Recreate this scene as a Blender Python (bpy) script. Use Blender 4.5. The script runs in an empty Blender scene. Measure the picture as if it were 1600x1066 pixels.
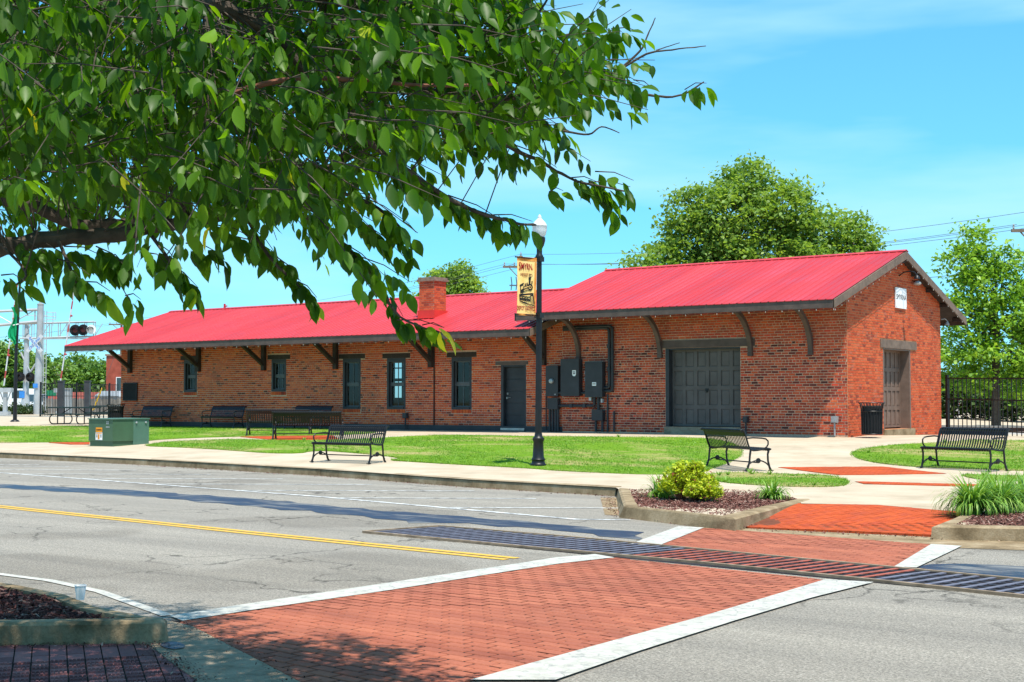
import bpy, bmesh, math, random
import numpy as np
from mathutils import Vector, Matrix
from mathutils.geometry import delaunay_2d_cdt, tessellate_polygon
random.seed(7); RNG = np.random.default_rng(11)
SC = bpy.context.scene; COL = SC.collection
R = math.radians
# ------------------------------------------------------------------ camera, sky, sun
CAM = (15.37, -36.73, 1.6); YAW = .6314; PITCH = .043
cd = bpy.data.cameras.new('camera'); cam = bpy.data.objects.new('camera', cd); COL.objects.link(cam)
cam.location = CAM; cam.rotation_euler = (math.pi/2+PITCH, 0, YAW)
cd.sensor_width = 36; cd.lens = 49.275; cd.clip_end = 4000; cd.clip_start = .05
SC.camera = cam
SUN = Vector((.31, -.21, .93)).normalized()
W = bpy.data.worlds.new('World'); SC.world = W; W.use_nodes = True
nt = W.node_tree; nt.nodes.clear()
wo = nt.nodes.new('ShaderNodeOutputWorld'); bg = nt.nodes.new('ShaderNodeBackground'); bg.inputs[1].default_value = .13
sk = nt.nodes.new('ShaderNodeTexSky'); sk.sky_type = 'NISHITA'; sk.sun_disc = False
sk.sun_elevation = math.asin(SUN.z); sk.sun_rotation = math.atan2(SUN.x, SUN.y); sk.air_density = 1.0; sk.dust_density = .1; sk.ozone_density = 2.0
hs = nt.nodes.new('ShaderNodeHueSaturation'); hs.inputs['Hue'].default_value = .478; hs.inputs['Saturation'].default_value = 1.0; hs.inputs['Value'].default_value = 1.0
gm = nt.nodes.new('ShaderNodeGamma'); gm.inputs[1].default_value = .72; tn = nt.nodes.new('ShaderNodeMixRGB'); tn.blend_type = 'MULTIPLY'; tn.inputs[0].default_value = 1; tn.inputs[2].default_value = (.56, 1.19, 1.86, 1)
tc = nt.nodes.new('ShaderNodeTexCoord'); mp = nt.nodes.new('ShaderNodeMapping'); mp.inputs['Scale'].default_value = (1.2, 1.2, 7.0); mp.inputs['Rotation'].default_value = (.05, .12, .4)
nz = nt.nodes.new('ShaderNodeTexNoise'); nz.inputs['Scale'].default_value = 2.2; nz.inputs['Detail'].default_value = 5; nz.inputs['Roughness'].default_value = .5
rp = nt.nodes.new('ShaderNodeValToRGB'); rp.color_ramp.elements[0].position = .46; rp.color_ramp.elements[0].color = (0, 0, 0, 1); rp.color_ramp.elements[1].position = .78; rp.color_ramp.elements[1].color = (.8, .8, .8, 1)
mx = nt.nodes.new('ShaderNodeMixRGB'); mx.inputs[2].default_value = (3.4, 5.6, 6.4, 1)
L = nt.links.new
L(tc.outputs['Generated'], mp.inputs[0]); L(mp.outputs[0], nz.inputs[0]); L(nz.outputs[0], rp.inputs[0]); L(rp.outputs[0], mx.inputs[0])
L(sk.outputs[0], gm.inputs[0]); L(gm.outputs[0], tn.inputs[1]); L(tn.outputs[0], hs.inputs['Color']); L(hs.outputs[0], mx.inputs[1]); L(mx.outputs[0], bg.inputs[0]); L(bg.outputs[0], wo.inputs[0])
sd = bpy.data.lights.new('sun', 'SUN'); sun = bpy.data.objects.new('sun', sd); COL.objects.link(sun)
sd.energy = 4.9; sd.angle = R(.55); sd.color = (1, .945, .84)
sun.rotation_euler = SUN.to_track_quat('Z', 'Y').to_euler()
vs = SC.view_settings; vs.view_transform = 'Standard'; vs.look = 'None'; vs.exposure = .52; vs.gamma = 1; vs.use_curve_mapping = False
SC.cycles.max_bounces = 8; SC.cycles.transparent_max_bounces = 12
# ------------------------------------------------------------------ materials
MATS = {}
def node_mat(name, rough=.7, spec=.3, metal=0):
    m = bpy.data.materials.new(name); m.use_nodes = True; MATS[name] = m
    n = m.node_tree; b = n.nodes['Principled BSDF']
    b.inputs['Roughness'].default_value = rough; b.inputs['Metallic'].default_value = metal
    b.inputs['Specular IOR Level'].default_value = spec
    return m, n, b
def coords(n, scale=(1, 1, 1), obj=False):
    t = n.nodes.new('ShaderNodeNewGeometry' if not obj else 'ShaderNodeTexCoord'); p = n.nodes.new('ShaderNodeMapping')
    p.inputs['Scale'].default_value = scale
    n.links.new(t.outputs['Object' if obj else 'Position'], p.inputs[0]); return p.outputs[0]
def noise(n, co, scale, detail=4, rough=.55):
    t = n.nodes.new('ShaderNodeTexNoise'); t.inputs['Scale'].default_value = scale; t.inputs['Detail'].default_value = detail; t.inputs['Roughness'].default_value = rough
    n.links.new(co, t.inputs['Vector']); return t.outputs['Fac']
def ramp(n, fac, stops, interp='LINEAR'):
    r = n.nodes.new('ShaderNodeValToRGB'); cr = r.color_ramp; cr.interpolation = interp
    while len(cr.elements) < len(stops): cr.elements.new(.5)
    for e, (p, c) in zip(cr.elements, stops): e.position = p; e.color = (*c, 1) if len(c) == 3 else c
    n.links.new(fac, r.inputs[0]); return r.outputs[0]
def mix(n, fac, a, b, mode='MIX'):
    m = n.nodes.new('ShaderNodeMixRGB'); m.blend_type = mode
    for i, v in enumerate((fac, a, b)):
        if hasattr(v, 'is_linked'): n.links.new(v, m.inputs[i])
        elif i == 0: m.inputs[0].default_value = v
        else: m.inputs[i].default_value = (*v, 1)
    return m.outputs[0]
def bump(n, b, h, strength=.3, dist=.01):
    p = n.nodes.new('ShaderNodeBump'); p.inputs['Strength'].default_value = strength; p.inputs['Distance'].default_value = dist
    n.links.new(h, p.inputs['Height']); n.links.new(p.outputs[0], b.inputs['Normal'])
def simple(name, col, rough=.6, spec=.3, metal=0, var=.18, scale=6, bmp=0):
    m, n, b = node_mat(name, rough, spec, metal); co = coords(n)
    f = noise(n, co, scale)
    n.links.new(ramp(n, f, [(.3, [c*(1-var) for c in col]), (.7, [min(1, c*(1+var)) for c in col])]), b.inputs['Base Color'])
    if bmp: bump(n, b, noise(n, co, scale*12, 3), bmp, .005)
    return m
def tint_src(n, individual):
    if individual:
        return n.nodes.new('ShaderNodeObjectInfo').outputs['Random']
    a = n.nodes.new('ShaderNodeAttribute'); a.attribute_name = 'tint'; return a.outputs['Fac']
def brick_mat(name, stops, individual=False, soot=.0):
    m, n, b = node_mat(name, .88, .15); co = coords(n)
    c = ramp(n, tint_src(n, individual), stops)
    c = mix(n, .35, c, ramp(n, noise(n, co, 38, 4, .7), [(.3, (.35, .3, .3)), (.7, (1, 1, 1))]), 'MULTIPLY')
    if 'paver' in name: c = mix(n, .5, c, ramp(n, noise(n, coords(n, (.22, 2.4, 1)), 1.1, 6, .65), [(.32, (.50, .44, .50)), (.6, (1.08, 1.05, 1))]), 'MULTIPLY')
    c = mix(n, ramp(n, noise(n, co, .9, 5, .6), [(.48, (0, 0, 0)), (.72, (soot, soot, soot))]), c, (.055, .035, .032))
    n.links.new(c, b.inputs['Base Color']); bump(n, b, noise(n, co, 90, 3), .5, .006); return m
OLD = [(0, (.11, .030, .024)), (.10, (.22, .040, .03)), (.28, (.50, .072, .034)), (.55, (.64, .105, .040)), (.72, (.44, .070, .045)), (.86, (.74, .15, .055)), (1, (.70, .07, .036))]
WING = [(0, (.14, .032, .025)), (.10, (.50, .070, .032)), (.45, (.72, .110, .036)), (.7, (.80, .15, .042)), (.88, (.64, .085, .040)), (1, (.82, .19, .055))]
GAB = [(0, (.30, .06, .04)), (.12, (.54, .085, .034)), (.5, (.68, .12, .045)), (.85, (.72, .155, .06)), (1, (.52, .14, .09))]
PAVE = [(0, (.385, .120, .072)), (.4, (.425, .138, .082)), (.8, (.46, .155, .092)), (1, (.40, .13, .08))]
RAMP_C = [(0, (.48, .075, .02)), (.5, (.55, .095, .025)), (1, (.44, .075, .03))]
for nm, st, so in (('brick_old', OLD, .55), ('brick_wing', WING, .35), ('brick_gable', GAB, .2), ('brick_paver', PAVE, .25), ('brick_tactile', [(0, (.20, .075, .075)), (.5, (.30, .12, .12)), (1, (.36, .15, .14))], .35), ('brick_ramp', RAMP_C, .3)):
    brick_mat(nm, st, False, so); brick_mat(nm+'_single', st, True, so)
def mortar(name, col):
    m, n, b = node_mat(name, .95, .1); co = coords(n)
    n.links.new(ramp(n, noise(n, co, 14, 5, .7), [(.3, [c*.6 for c in col]), (.7, col)]), b.inputs['Base Color']); bump(n, b, noise(n, co, 120, 2), .5, .006)
mortar('mortar', (.70, .44, .31)); mortar('mortar_gable', (.62, .27, .14)); mortar('paver_joint', (.03, .022, .02)); mortar('ramp_joint', (.20, .07, .04))
simple('trim_brown', (.105, .070, .060), .6, .3, 0, .25, 4, .2); simple('trim_sunlit', (.17, .115, .085), .65, .25, 0, .25, 5, .3)  # second trim is the same brown, lightened as if sunlit on the gable
simple('charcoal', (.034, .035, .04), .5, .35, 0, .22, 3, .1); simple('door_brown', (.17, .115, .09), .6, .3, 0, .2, 5, .15); simple('black_metal', (.010, .0102, .012), .42, .35, 0, .3, 8)
simple('navy_metal', (.012, .014, .024), .4, .5, 0, .3, 8); simple('bracket_wood', (.05, .034, .028), .7, .2, 0, .3, 7, .3); simple('soffit', (.055, .04, .036), .8, .1, 0, .25, 4)
simple('box_green', (.055, .115, .062), .5, .35, 0, .12, 3); simple('box_green_light', (.085, .17, .125), .45, .4, 0, .12, 3); simple('galvanised', (.42, .43, .44), .45, .4, .3, .15, 2)
simple('white_paint', (.78, .78, .77), .6, .3, 0, .06, 4); simple('sign_white', (.80, .80, .82), .6, .2, 0, .04, 3); simple('ink_black', (.02, .02, .022), .7, .1); simple('ink_grey', (.10, .10, .11), .7, .1)
simple('ink_red', (.33, .012, .022), .7, .1); simple('ink_brown', (.20, .045, .03), .7, .1); simple('flag_green', (.01, .30, .12), .7, .1, 0, .2, 3); simple('label_orange', (.75, .28, .02), .6, .2)
simple('signal_red', (.36, .05, .05), .6, .3); simple('lens_red', (.10, .012, .012), .3, .5); simple('gate_white', (.50, .51, .53), .6, .3); simple('lens_dark', (.02, .008, .008), .25, .5); simple('blue_sign', (.04, .22, .60), .5, .3); simple('green_sign', (.02, .25, .12), .5, .3)
simple('pole_wood', (.17, .13, .10), .85, .1, 0, .3, 4, .4); simple('wood_grey', (.22, .20, .18), .85, .1, 0, .35, 1.2, .3); simple('rust', (.10, .055, .04), .8, .2, 0, .3, 5); simple('steel_dark', (.045, .040, .048), .55, .4, .2, .35, 3); simple('door_grey', (.105, .088, .082), .55, .3, 0, .2, 2.5, .1); simple('frame_tan', (.26, .19, .13), .8, .2, 0, .4, 6); simple('grate_red', (.34, .095, .065), .75, .2, 0, .35, 4); simple('grate_grey', (.15, .145, .185), .6, .3, .1, .3, 4); simple('trough_dark', (.030, .027, .032), .9, .1, 0, .5, 1.2); simple('sash_grey', (.10, .10, .105), .5, .35, 0, .15, 5)
simple('steel', (.45, .44, .42), .35, .5, .6)
simple('bulb', (.5, .48, .44), .3, .5); simple('guy_yellow', (.75, .45, .02), .5, .3); simple('tile_red', (.30, .08, .06), .8, .1); simple('car_white', (.72, .73, .75), .25, .6); simple('car_glass', (.03, .05, .06), .1, .7)
simple('tyre', (.02, .02, .02), .85, .1); simple('car_red', (.35, .02, .02), .3, .5); simple('bark_grey', (.085, .068, .055), .9, .1, 0, .4, 14, .6); simple('twig_red', (.20, .075, .045), .7, .2, 0, .3, 20)
simple('foam_white', (.84, .82, .80), .7, .2, 0, .03, 3); simple('table_green', (.015, .03, .027), .45, .4); simple('flashing_red', (.62, .04, .03), .5, .3, 0, .1, 3); simple('cap_stone', (.24, .17, .13), .9, .1, 0, .3, 8, .4)
simple('brick_far', (.30, .075, .05), .9, .1, 0, .2, 2); simple('plastic_grey', (.3, .3, .31), .5, .3); simple('ballast', (.36, .33, .30), .95, .1, 0, .35, 30, .6); simple('interior', (.20, .18, .16), .9, .1)
def banner_mat():
    m, n, b = node_mat('banner_cloth', .8, .1); co = coords(n)
    n.links.new(ramp(n, noise(n, co, 5, 5), [(.3, (.92, .50, .15)), (.55, (.95, .64, .24)), (.75, (.96, .72, .32))]), b.inputs['Base Color'])
    m, n, b = node_mat('banner_edge', .8, .1); co = coords(n)
    n.links.new(ramp(n, noise(n, co, 9, 5), [(.3, (.60, .16, .03)), (.7, (.80, .36, .09))]), b.inputs['Base Color'])
banner_mat()
def ground_mats():
    # asphalt: pale worn aggregate
    m, n, b = node_mat('asphalt', .9, .2); co = coords(n)
    c = ramp(n, noise(n, co, 55, 6, .8), [(.34, (.085, .076, .064)), (.5, (.31, .278, .238)), (.64, (.54, .49, .425))])
    c = mix(n, .8, c, ramp(n, noise(n, coords(n, (.10, 1.5, 1)), .8, 7, .65), [(.3, (.66, .66, .66)), (.7, (1.1, 1.09, 1.06))]), 'MULTIPLY')
    c = mix(n, .75, c, ramp(n, noise(n, co, 17, 4, .7), [(.34, (.72, .72, .72)), (.62, (1.1, 1.1, 1.1))]), 'MULTIPLY')
    v = n.nodes.new('ShaderNodeTexVoronoi'); v.feature = 'DISTANCE_TO_EDGE'; v.inputs['Scale'].default_value = .45
    wv = n.nodes.new('ShaderNodeVectorMath'); wv.operation = 'ADD'; nn = n.nodes.new('ShaderNodeTexNoise'); nn.inputs['Scale'].default_value = 1.5; nn.inputs['Detail'].default_value = 6
    n.links.new(co, nn.inputs['Vector']); n.links.new(co, wv.inputs[0]); n.links.new(nn.outputs['Color'], wv.inputs[1]); n.links.new(wv.outputs[0], v.inputs['Vector'])
    crk = ramp(n, v.outputs['Distance'], [(0, (.22, .22, .22)), (.011, (1, 1, 1))])
    msk = ramp(n, noise(n, co, .35, 2), [(.42, (0, 0, 0)), (.52, (1, 1, 1))])
    c = mix(n, .85, c, ramp(n, noise(n, coords(n, (1, 1, 1)), .23, 3, .5), [(.40, (.80, .79, .78)), (.43, (1, 1, 1))]), 'MULTIPLY')
    c = mix(n, .9, c, ramp(n, noise(n, coords(n, (.5, .9, 1)), 2.2, 6, .75), [(.24, (.45, .44, .43)), (.36, (1, 1, 1))]), 'MULTIPLY')
    c = mix(n, mix(n, 1, msk, (.9, .9, .9), 'MULTIPLY'), c, mix(n, 1, c, crk, 'MULTIPLY'))
    n.links.new(c, b.inputs['Base Color']); bump(n, b, noise(n, co, 95, 4, .8), .7, .012)
    # wet asphalt, the blue of the reflected sky put into its base colour
    m, n, b = node_mat('asphalt_wet', .3, .15); co = coords(n)
    dm = ramp(n, noise(n, coords(n, (.5, 2.2, 1)), 1.5, 6, .68), [(.50, (0, 0, 0)), (.64, (1, 1, 1))])
    n.links.new(mix(n, dm, ramp(n, noise(n, co, 40, 5, .7), [(.3, (.012, .017, .035)), (.7, (.04, .05, .085))]), (.20, .20, .195)), b.inputs['Base Color'])
    n.links.new(ramp(n, dm, [(0, (.42, .42, .42)), (1, (.9, .9, .9))]), b.inputs['Roughness']); bump(n, b, noise(n, co, 70, 3), .12, .006)
    m, n, b = node_mat('concrete', .9, .15); co = coords(n)
    c = ramp(n, noise(n, co, 1.1, 6, .6), [(.3, (.45, .355, .25)), (.7, (.58, .475, .355))])
    c = mix(n, .35, c, ramp(n, noise(n, co, 60, 4, .7), [(.3, (.6, .6, .6)), (.7, (1, 1, 1))]), 'MULTIPLY')
    c = mix(n, ramp(n, noise(n, co, .8, 7, .7), [(.5, (0, 0, 0)), (.7, (.45, .45, .45))]), c, (.26, .205, .14))
    n.links.new(c, b.inputs['Base Color']); bump(n, b, noise(n, co, 80, 3), .35, .005)
    m, n, b = node_mat('kerb_concrete', .93, .12); co = coords(n)
    c = ramp(n, noise(n, co, 2.6, 6, .65), [(.28, (.15, .105, .058)), (.5, (.32, .235, .14)), (.72, (.48, .375, .25))])
    c = mix(n, .6, c, ramp(n, noise(n, co, 45, 5, .75), [(.3, (.45, .43, .4)), (.7, (1, 1, 1))]), 'MULTIPLY')
    n.links.new(c, b.inputs['Base Color']); bump(n, b, noise(n, co, 60, 4), .6, .01)
    m, n, b = node_mat('apron_concrete', .93, .12); co = coords(n)
    c = ramp(n, noise(n, co, 5, 6, .7), [(.3, (.20, .145, .095)), (.7, (.42, .325, .23))])
    n.links.new(c, b.inputs['Base Color']); bump(n, b, noise(n, co, 90, 4), .8, .012)
    m, n, b = node_mat('road_white', .8, .2); co = coords(n)
    v = n.nodes.new('ShaderNodeTexVoronoi'); v.feature = 'DISTANCE_TO_EDGE'; v.inputs['Scale'].default_value = 8.5; n.links.new(co, v.inputs['Vector'])
    w0 = ramp(n, v.outputs['Distance'], [(.02, (.1, .1, .1)), (.06, (1, 1, 1))]); wm_ = ramp(n, noise(n, co, 1.7, 3), [(.42, (1, 1, 1)), (.66, (.0, .0, .0))])
    w = mix(n, 1, mix(n, wm_, w0, (1, 1, 1)), ramp(n, noise(n, co, 9, 6, .75), [(.36, (0, 0, 0)), (.45, (1, 1, 1))]), 'MULTIPLY')
    n.links.new(mix(n, w, (.28, .275, .26), ramp(n, noise(n, co, 6, 5, .7), [(.3, (.36, .345, .30)), (.7, (.56, .54, .49))])), b.inputs['Base Color']); bump(n, b, noise(n, co, 70, 3), .5, .008)
    m, n, b = node_mat('road_thin_white', .85, .2); co = coords(n)
    w = ramp(n, noise(n, co, 5, 6, .8), [(.42, (0, 0, 0)), (.55, (1, 1, 1))])
    n.links.new(mix(n, w, (.27, .27, .27), (.72, .72, .70)), b.inputs['Base Color'])
    m, n, b = node_mat('road_yellow', .8, .2); co = coords(n)
    w = ramp(n, noise(n, co, 14, 6, .75), [(.34, (0, 0, 0)), (.44, (1, 1, 1))])
    n.links.new(mix(n, w, (.33, .25, .12), (.62, .37, .06)), b.inputs['Base Color'])
    m, n, b = node_mat('lawn', .95, .1); co = coords(n)
    c = ramp(n, noise(n, co, 45, 5, .75), [(.25, (.10, .20, .012)), (.75, (.20, .36, .024))])
    d = ramp(n, noise(n, coords(n, (.55, 1.1, 1)), .55, 6, .65), [(.48, (0, 0, 0)), (.62, (.85, .85, .85))])
    n.links.new(mix(n, d, c, ramp(n, noise(n, co, 20, 4), [(.3, (.36, .29, .10)), (.7, (.52, .42, .20))])), b.inputs['Base Color']); bump(n, b, noise(n, co, 60, 4, .8), 1, .03)
    m, n, b = node_mat('soil', .95, .05); co = coords(n)
    n.links.new(ramp(n, noise(n, co, 35, 5, .75), [(.3, (.035, .02, .016)), (.7, (.11, .055, .04))]), b.inputs['Base Color']); bump(n, b, noise(n, co, 50, 4), 1, .02)
    m, n, b = node_mat('mulch', .9, .1); co = coords(n)
    n.links.new(ramp(n, tint_src(n, False), [(0, (.035, .016, .014)), (.5, (.16, .062, .048)), (.85, (.26, .125, .10)), (1, (.44, .30, .24))]), b.inputs['Base Color'])
    m, n, b = node_mat('mulch_dark', .9, .1)
    n.links.new(ramp(n, tint_src(n, False), [(0, (.02, .010, .010)), (.5, (.085, .032, .03)), (.9, (.17, .075, .062)), (1, (.32, .22, .18))]), b.inputs['Base Color'])
    m, n, b = node_mat('far_ground', .95, .05); co = coords(n)
    n.links.new(ramp(n, noise(n, co, .05, 6), [(.4, (.10, .14, .04)), (.6, (.24, .22, .17))]), b.inputs['Base Color'])
ground_mats()
def leaf_mat(name, stops, trans=.45, tcol=None, individual=False, rough=.45, spec=.35):
    m, n, b = node_mat(name, rough, spec)
    t = tint_src(n, individual); c = ramp(n, t, stops)
    n.links.new(c, b.inputs['Base Color'])
    tr = n.nodes.new('ShaderNodeBsdfTranslucent'); ms = n.nodes.new('ShaderNodeMixShader'); ms.inputs[0].default_value = trans
    n.links.new(mix(n, 1, c, tcol or (1.6, 1.5, .6), 'MULTIPLY'), tr.inputs[0])
    n.links.new(b.outputs[0], ms.inputs[1]); n.links.new(tr.outputs[0], ms.inputs[2]); n.links.new(ms.outputs[0], n.nodes['Material Output'].inputs[0])
    return m
CH = [(0, (.020, .060, .005)), (.5, (.048, .125, .008)), (.9, (.10, .21, .012)), (.95, (.15, .28, .016)), (1, (.48, .44, .03))]
leaf_mat('cherry_leaf', CH, .45, (3.6, 3.2, .5), False, .44, .30); leaf_mat('cherry_leaf_single', CH, .45, (3.6, 3.2, .5), True, .44, .30)
leaf_mat('leaf_mid', [(0, (.13, .23, .045)), (.6, (.21, .34, .065)), (1, (.32, .44, .10))], .48)
leaf_mat('leaf_bright', [(0, (.12, .25, .025)), (.6, (.23, .42, .04)), (1, (.38, .55, .07))], .35)
leaf_mat('leaf_far', [(0, (.07, .16, .03)), (.6, (.15, .28, .05)), (1, (.24, .38, .08))], .25)
def roof_mat():
    m, n, b = node_mat('roof_red', .42, .35); co = coords(n)
    c = ramp(n, n.nodes.new('ShaderNodeObjectInfo').outputs['Random'], [(0, (.46, .027, .034)), (1, (.54, .040, .046))])
    c = mix(n, .55, c, ramp(n, noise(n, coords(n, (2.6, .22, .22)), 1.0, 6, .65), [(.32, (.72, .70, .72)), (.66, (1.1, 1.2, 1.2))]), 'MULTIPLY')
    n.links.new(c, b.inputs['Base Color']); n.links.new(ramp(n, noise(n, co, .9, 4), [(.3, (.32, .32, .32)), (.7, (.58, .58, .58))]), b.inputs['Roughness']); bump(n, b, noise(n, co, 1.3, 2), .15, .05)
roof_mat()
leaf_mat('leaf_yellow', [(0, (.16, .26, .015)), (.5, (.42, .50, .02)), (.92, (.62, .64, .04)), (.97, (.25, .06, .03)), (1, (.22, .05, .03))], .3, (1.2, 1.2, .6))
leaf_mat('blade', [(0, (.08, .20, .025)), (.6, (.20, .38, .05)), (1, (.42, .55, .12))], .3, (1.3, 1.3, .6))
leaf_mat('grass_blade', [(0, (.12, .25, .014)), (.6, (.19, .37, .026)), (.85, (.34, .40, .06)), (1, (.54, .45, .20))], .25, (1.2, 1.2, .6))
leaf_mat('hedge_leaf', [(0, (.02, .05, .015)), (1, (.07, .12, .03))], .2)
def glass():
    m = bpy.data.materials.new('window_glass'); m.use_nodes = True; n = m.node_tree; MATS['window_glass'] = m
    n.nodes.remove(n.nodes['Principled BSDF'])
    g = n.nodes.new('ShaderNodeBsdfGlossy'); g.inputs['Roughness'].default_value = .03; t = n.nodes.new('ShaderNodeBsdfTransparent'); t.inputs[0].default_value = (.55, .58, .6, 1)
    f = n.nodes.new('ShaderNodeValue'); f.outputs[0].default_value = .05; s = n.nodes.new('ShaderNodeMixShader')
    n.links.new(f.outputs[0], s.inputs[0]); n.links.new(t.outputs[0], s.inputs[1]); n.links.new(g.outputs[0], s.inputs[2]); n.links.new(s.outputs[0], n.nodes['Material Output'].inputs[0])
    m, n, b = node_mat('globe_white', .35, .4); b.inputs['Base Color'].default_value = (.80, .81, .83, 1); b.inputs['Transmission Weight'].default_value = .25
glass()
# ------------------------------------------------------------------ mesh helpers
ORG = {}
def link(o, parent=None):
    COL.objects.link(o)
    if parent is not None:
        o.parent = parent; ORG[o.name] = ORG.get(parent.name, Vector((0, 0, 0)))
    return o
def tag(o, label=None, cat=None, group=None, kind=None):
    if label: o['label'] = label
    if cat: o['category'] = cat
    if group: o['group'] = group
    if kind: o['kind'] = kind
    return o
def thing(name, label, cat, loc=(0, 0, 0), rz=0, group=None):
    o = bpy.data.objects.new(name, None); COL.objects.link(o); o.empty_display_size = .2
    o.location = loc; o.rotation_euler = (0, 0, rz); ORG[o.name] = Vector(loc)
    return tag(o, label, cat, group)
class MB:
    def __init__(s): s.v = []; s.f = []; s.t = []; s.tint = None
    def add(s, vs, fs, tint=None):
        k = len(s.v); s.v += [tuple(v) for v in vs]; s.f += [tuple(i+k for i in f) for f in fs]; s.t += [tint if tint is not None else .5]*len(fs); return s
    def quad(s, *p, tint=None): return s.add(p, [tuple(range(len(p)))], tint)
    def box(s, x0, x1, y0, y1, z0, z1, tint=None, skip=()):
        v = [(x0, y0, z0), (x1, y0, z0), (x1, y1, z0), (x0, y1, z0), (x0, y0, z1), (x1, y0, z1), (x1, y1, z1), (x0, y1, z1)]
        f = {'b': (0, 3, 2, 1), 't': (4, 5, 6, 7), 'f': (0, 1, 5, 4), 'r': (1, 2, 6, 5), 'k': (2, 3, 7, 6), 'l': (3, 0, 4, 7)}
        return s.add(v, [q for k, q in f.items() if k not in skip], tint)
    def beam(s, a, b, w, h, up=(0, 0, 1), tint=None):
        a = Vector(a); b = Vector(b); d = (b-a).normalized(); x = d.cross(Vector(up))
        if x.length < 1e-4: x = d.cross(Vector((1, 0, 0)))
        x.normalize(); y = x.cross(d); x = x*w/2; y = y*h/2
        v = [a-x-y, a+x-y, a+x+y, a-x+y, b-x-y, b+x-y, b+x+y, b-x+y]
        return s.add(v, [(0, 1, 2, 3), (7, 6, 5, 4), (0, 4, 5, 1), (1, 5, 6, 2), (2, 6, 7, 3), (3, 7, 4, 0)], tint)
    def tube(s, pts, r, n=8, cap=True, tint=None):
        P = [Vector(p) for p in pts]; rs = r if hasattr(r, '__len__') else [r]*len(P); k = len(P); vs = []; fs = []
        pa = None
        for i, p in enumerate(P):
            d = (P[min(i+1, k-1)]-P[max(i-1, 0)]).normalized()
            if pa is None:
                pa = d.cross(Vector((0, 0, 1)));
                if pa.length < 1e-3: pa = d.cross(Vector((0, 1, 0)))
            pa = (pa-d*pa.dot(d))
            pa.normalize(); pb = d.cross(pa)
            for j in range(n):
                a = 2*math.pi*j/n; vs.append(p+(pa*math.cos(a)+pb*math.sin(a))*rs[i])
        for i in range(k-1):
            for j in range(n): fs.append((i*n+j, i*n+(j+1) % n, (i+1)*n+(j+1) % n, (i+1)*n+j))
        if cap: fs += [tuple(range(n-1, -1, -1)), tuple((k-1)*n+j for j in range(n))]
        return s.add(vs, fs, tint)
    def lathe(s, prof, c=(0, 0, 0), n=16, tint=None):
        vs = []; fs = []; k = len(prof)
        for r, z in prof:
            for j in range(n): a = 2*math.pi*j/n; vs.append((c[0]+r*math.cos(a), c[1]+r*math.sin(a), c[2]+z))
        for i in range(k-1):
            for j in range(n): fs.append((i*n+j, i*n+(j+1) % n, (i+1)*n+(j+1) % n, (i+1)*n+j))
        fs += [tuple(range(n-1, -1, -1)), tuple((k-1)*n+j for j in range(n))]
        return s.add(vs, fs, tint)
    def prism(s, poly, a, b):            # polygon extruded from offset vector a to b (poly = 3D points)
        n = len(poly); A = Vector(a); B = Vector(b)
        vs = [Vector(p)+A for p in poly]+[Vector(p)+B for p in poly]
        fs = [tuple(range(n-1, -1, -1)), tuple(range(n, 2*n))]+[(i, (i+1) % n, n+(i+1) % n, n+i) for i in range(n)]
        return s.add(vs, fs)
    def mesh(s, name, mat, smooth=False, off=(0, 0, 0), tint=False):
        me = bpy.data.meshes.new(name); o = Vector(off)
        me.from_pydata([(v[0]-o.x, v[1]-o.y, v[2]-o.z) for v in s.v], [], s.f)
        if mat: me.materials.append(MATS[mat])
        if tint:
            a = me.attributes.new('tint', 'FLOAT', 'FACE'); a.data.foreach_set('value', s.t)
        if smooth: me.polygons.foreach_set('use_smooth', [True]*len(me.polygons))
        bm = bmesh.new(); bm.from_mesh(me); bmesh.ops.recalc_face_normals(bm, faces=bm.faces)
        bm.to_mesh(me); bm.free()
        if smooth:
            try: me.set_sharp_from_angle(angle=R(40))
            except Exception: pass
        return me
    def build(s, name, mat, parent=None, world=False, smooth=False, tint=False):
        off = ORG.get(parent.name, Vector((0, 0, 0))) if (world and parent is not None) else (0, 0, 0)
        return link(bpy.data.objects.new(name, s.mesh(name, mat, smooth, off, tint)), parent)
def single(name, mb, mat, label, cat, loc, rz=0, group=None, smooth=False, tint=False):     # a thing that is one mesh (local coordinates)
    o = mb.build(name, mat, None, False, smooth, tint); o.location = loc; o.rotation_euler = (0, 0, rz); return tag(o, label, cat, group)
def inst(name, me, parent=None, loc=(0, 0, 0), rot=(0, 0, 0), scale=(1, 1, 1)):
    o = link(bpy.data.objects.new(name, me), parent); o.location = loc; o.rotation_euler = rot; o.scale = scale; return o
def copy_tree(o, parent=None):
    c = o.copy(); COL.objects.link(c); ORG[c.name] = ORG.get(o.name, Vector((0, 0, 0)))
    if parent is not None: c.parent = parent
    for ch in o.children: copy_tree(ch, c)
    return c
def struct(o): o['kind'] = 'structure'; return o
def ss(a, b, x):
    x = min(1, max(0, (x-a)/(b-a))); return x*x*(3-2*x)
ZB = .66
def gz(x, y):                 # the plaza rises from the kerb to the depot
    tt = .1124*x+.9937*y
    r = min(1, max(0, (tt+15)/15)); k = .45-1.4*ss(-5, 2, x)
    z = .15+.51*(r+k*r*(1-r))*(1-.4*ss(1, 7, x))
    if y > 0: z -= .016*min(y, 20)*ss(-12, -3, x)
    return z
def inside(p, poly):
    x, y = p; c = False; j = len(poly)-1
    for i in range(len(poly)):
        a, b = poly[i], poly[j]
        if (a[1] > y) != (b[1] > y) and x < (b[0]-a[0])*(y-a[1])/(b[1]-a[1])+a[0]: c = not c
        j = i
    return c
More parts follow.
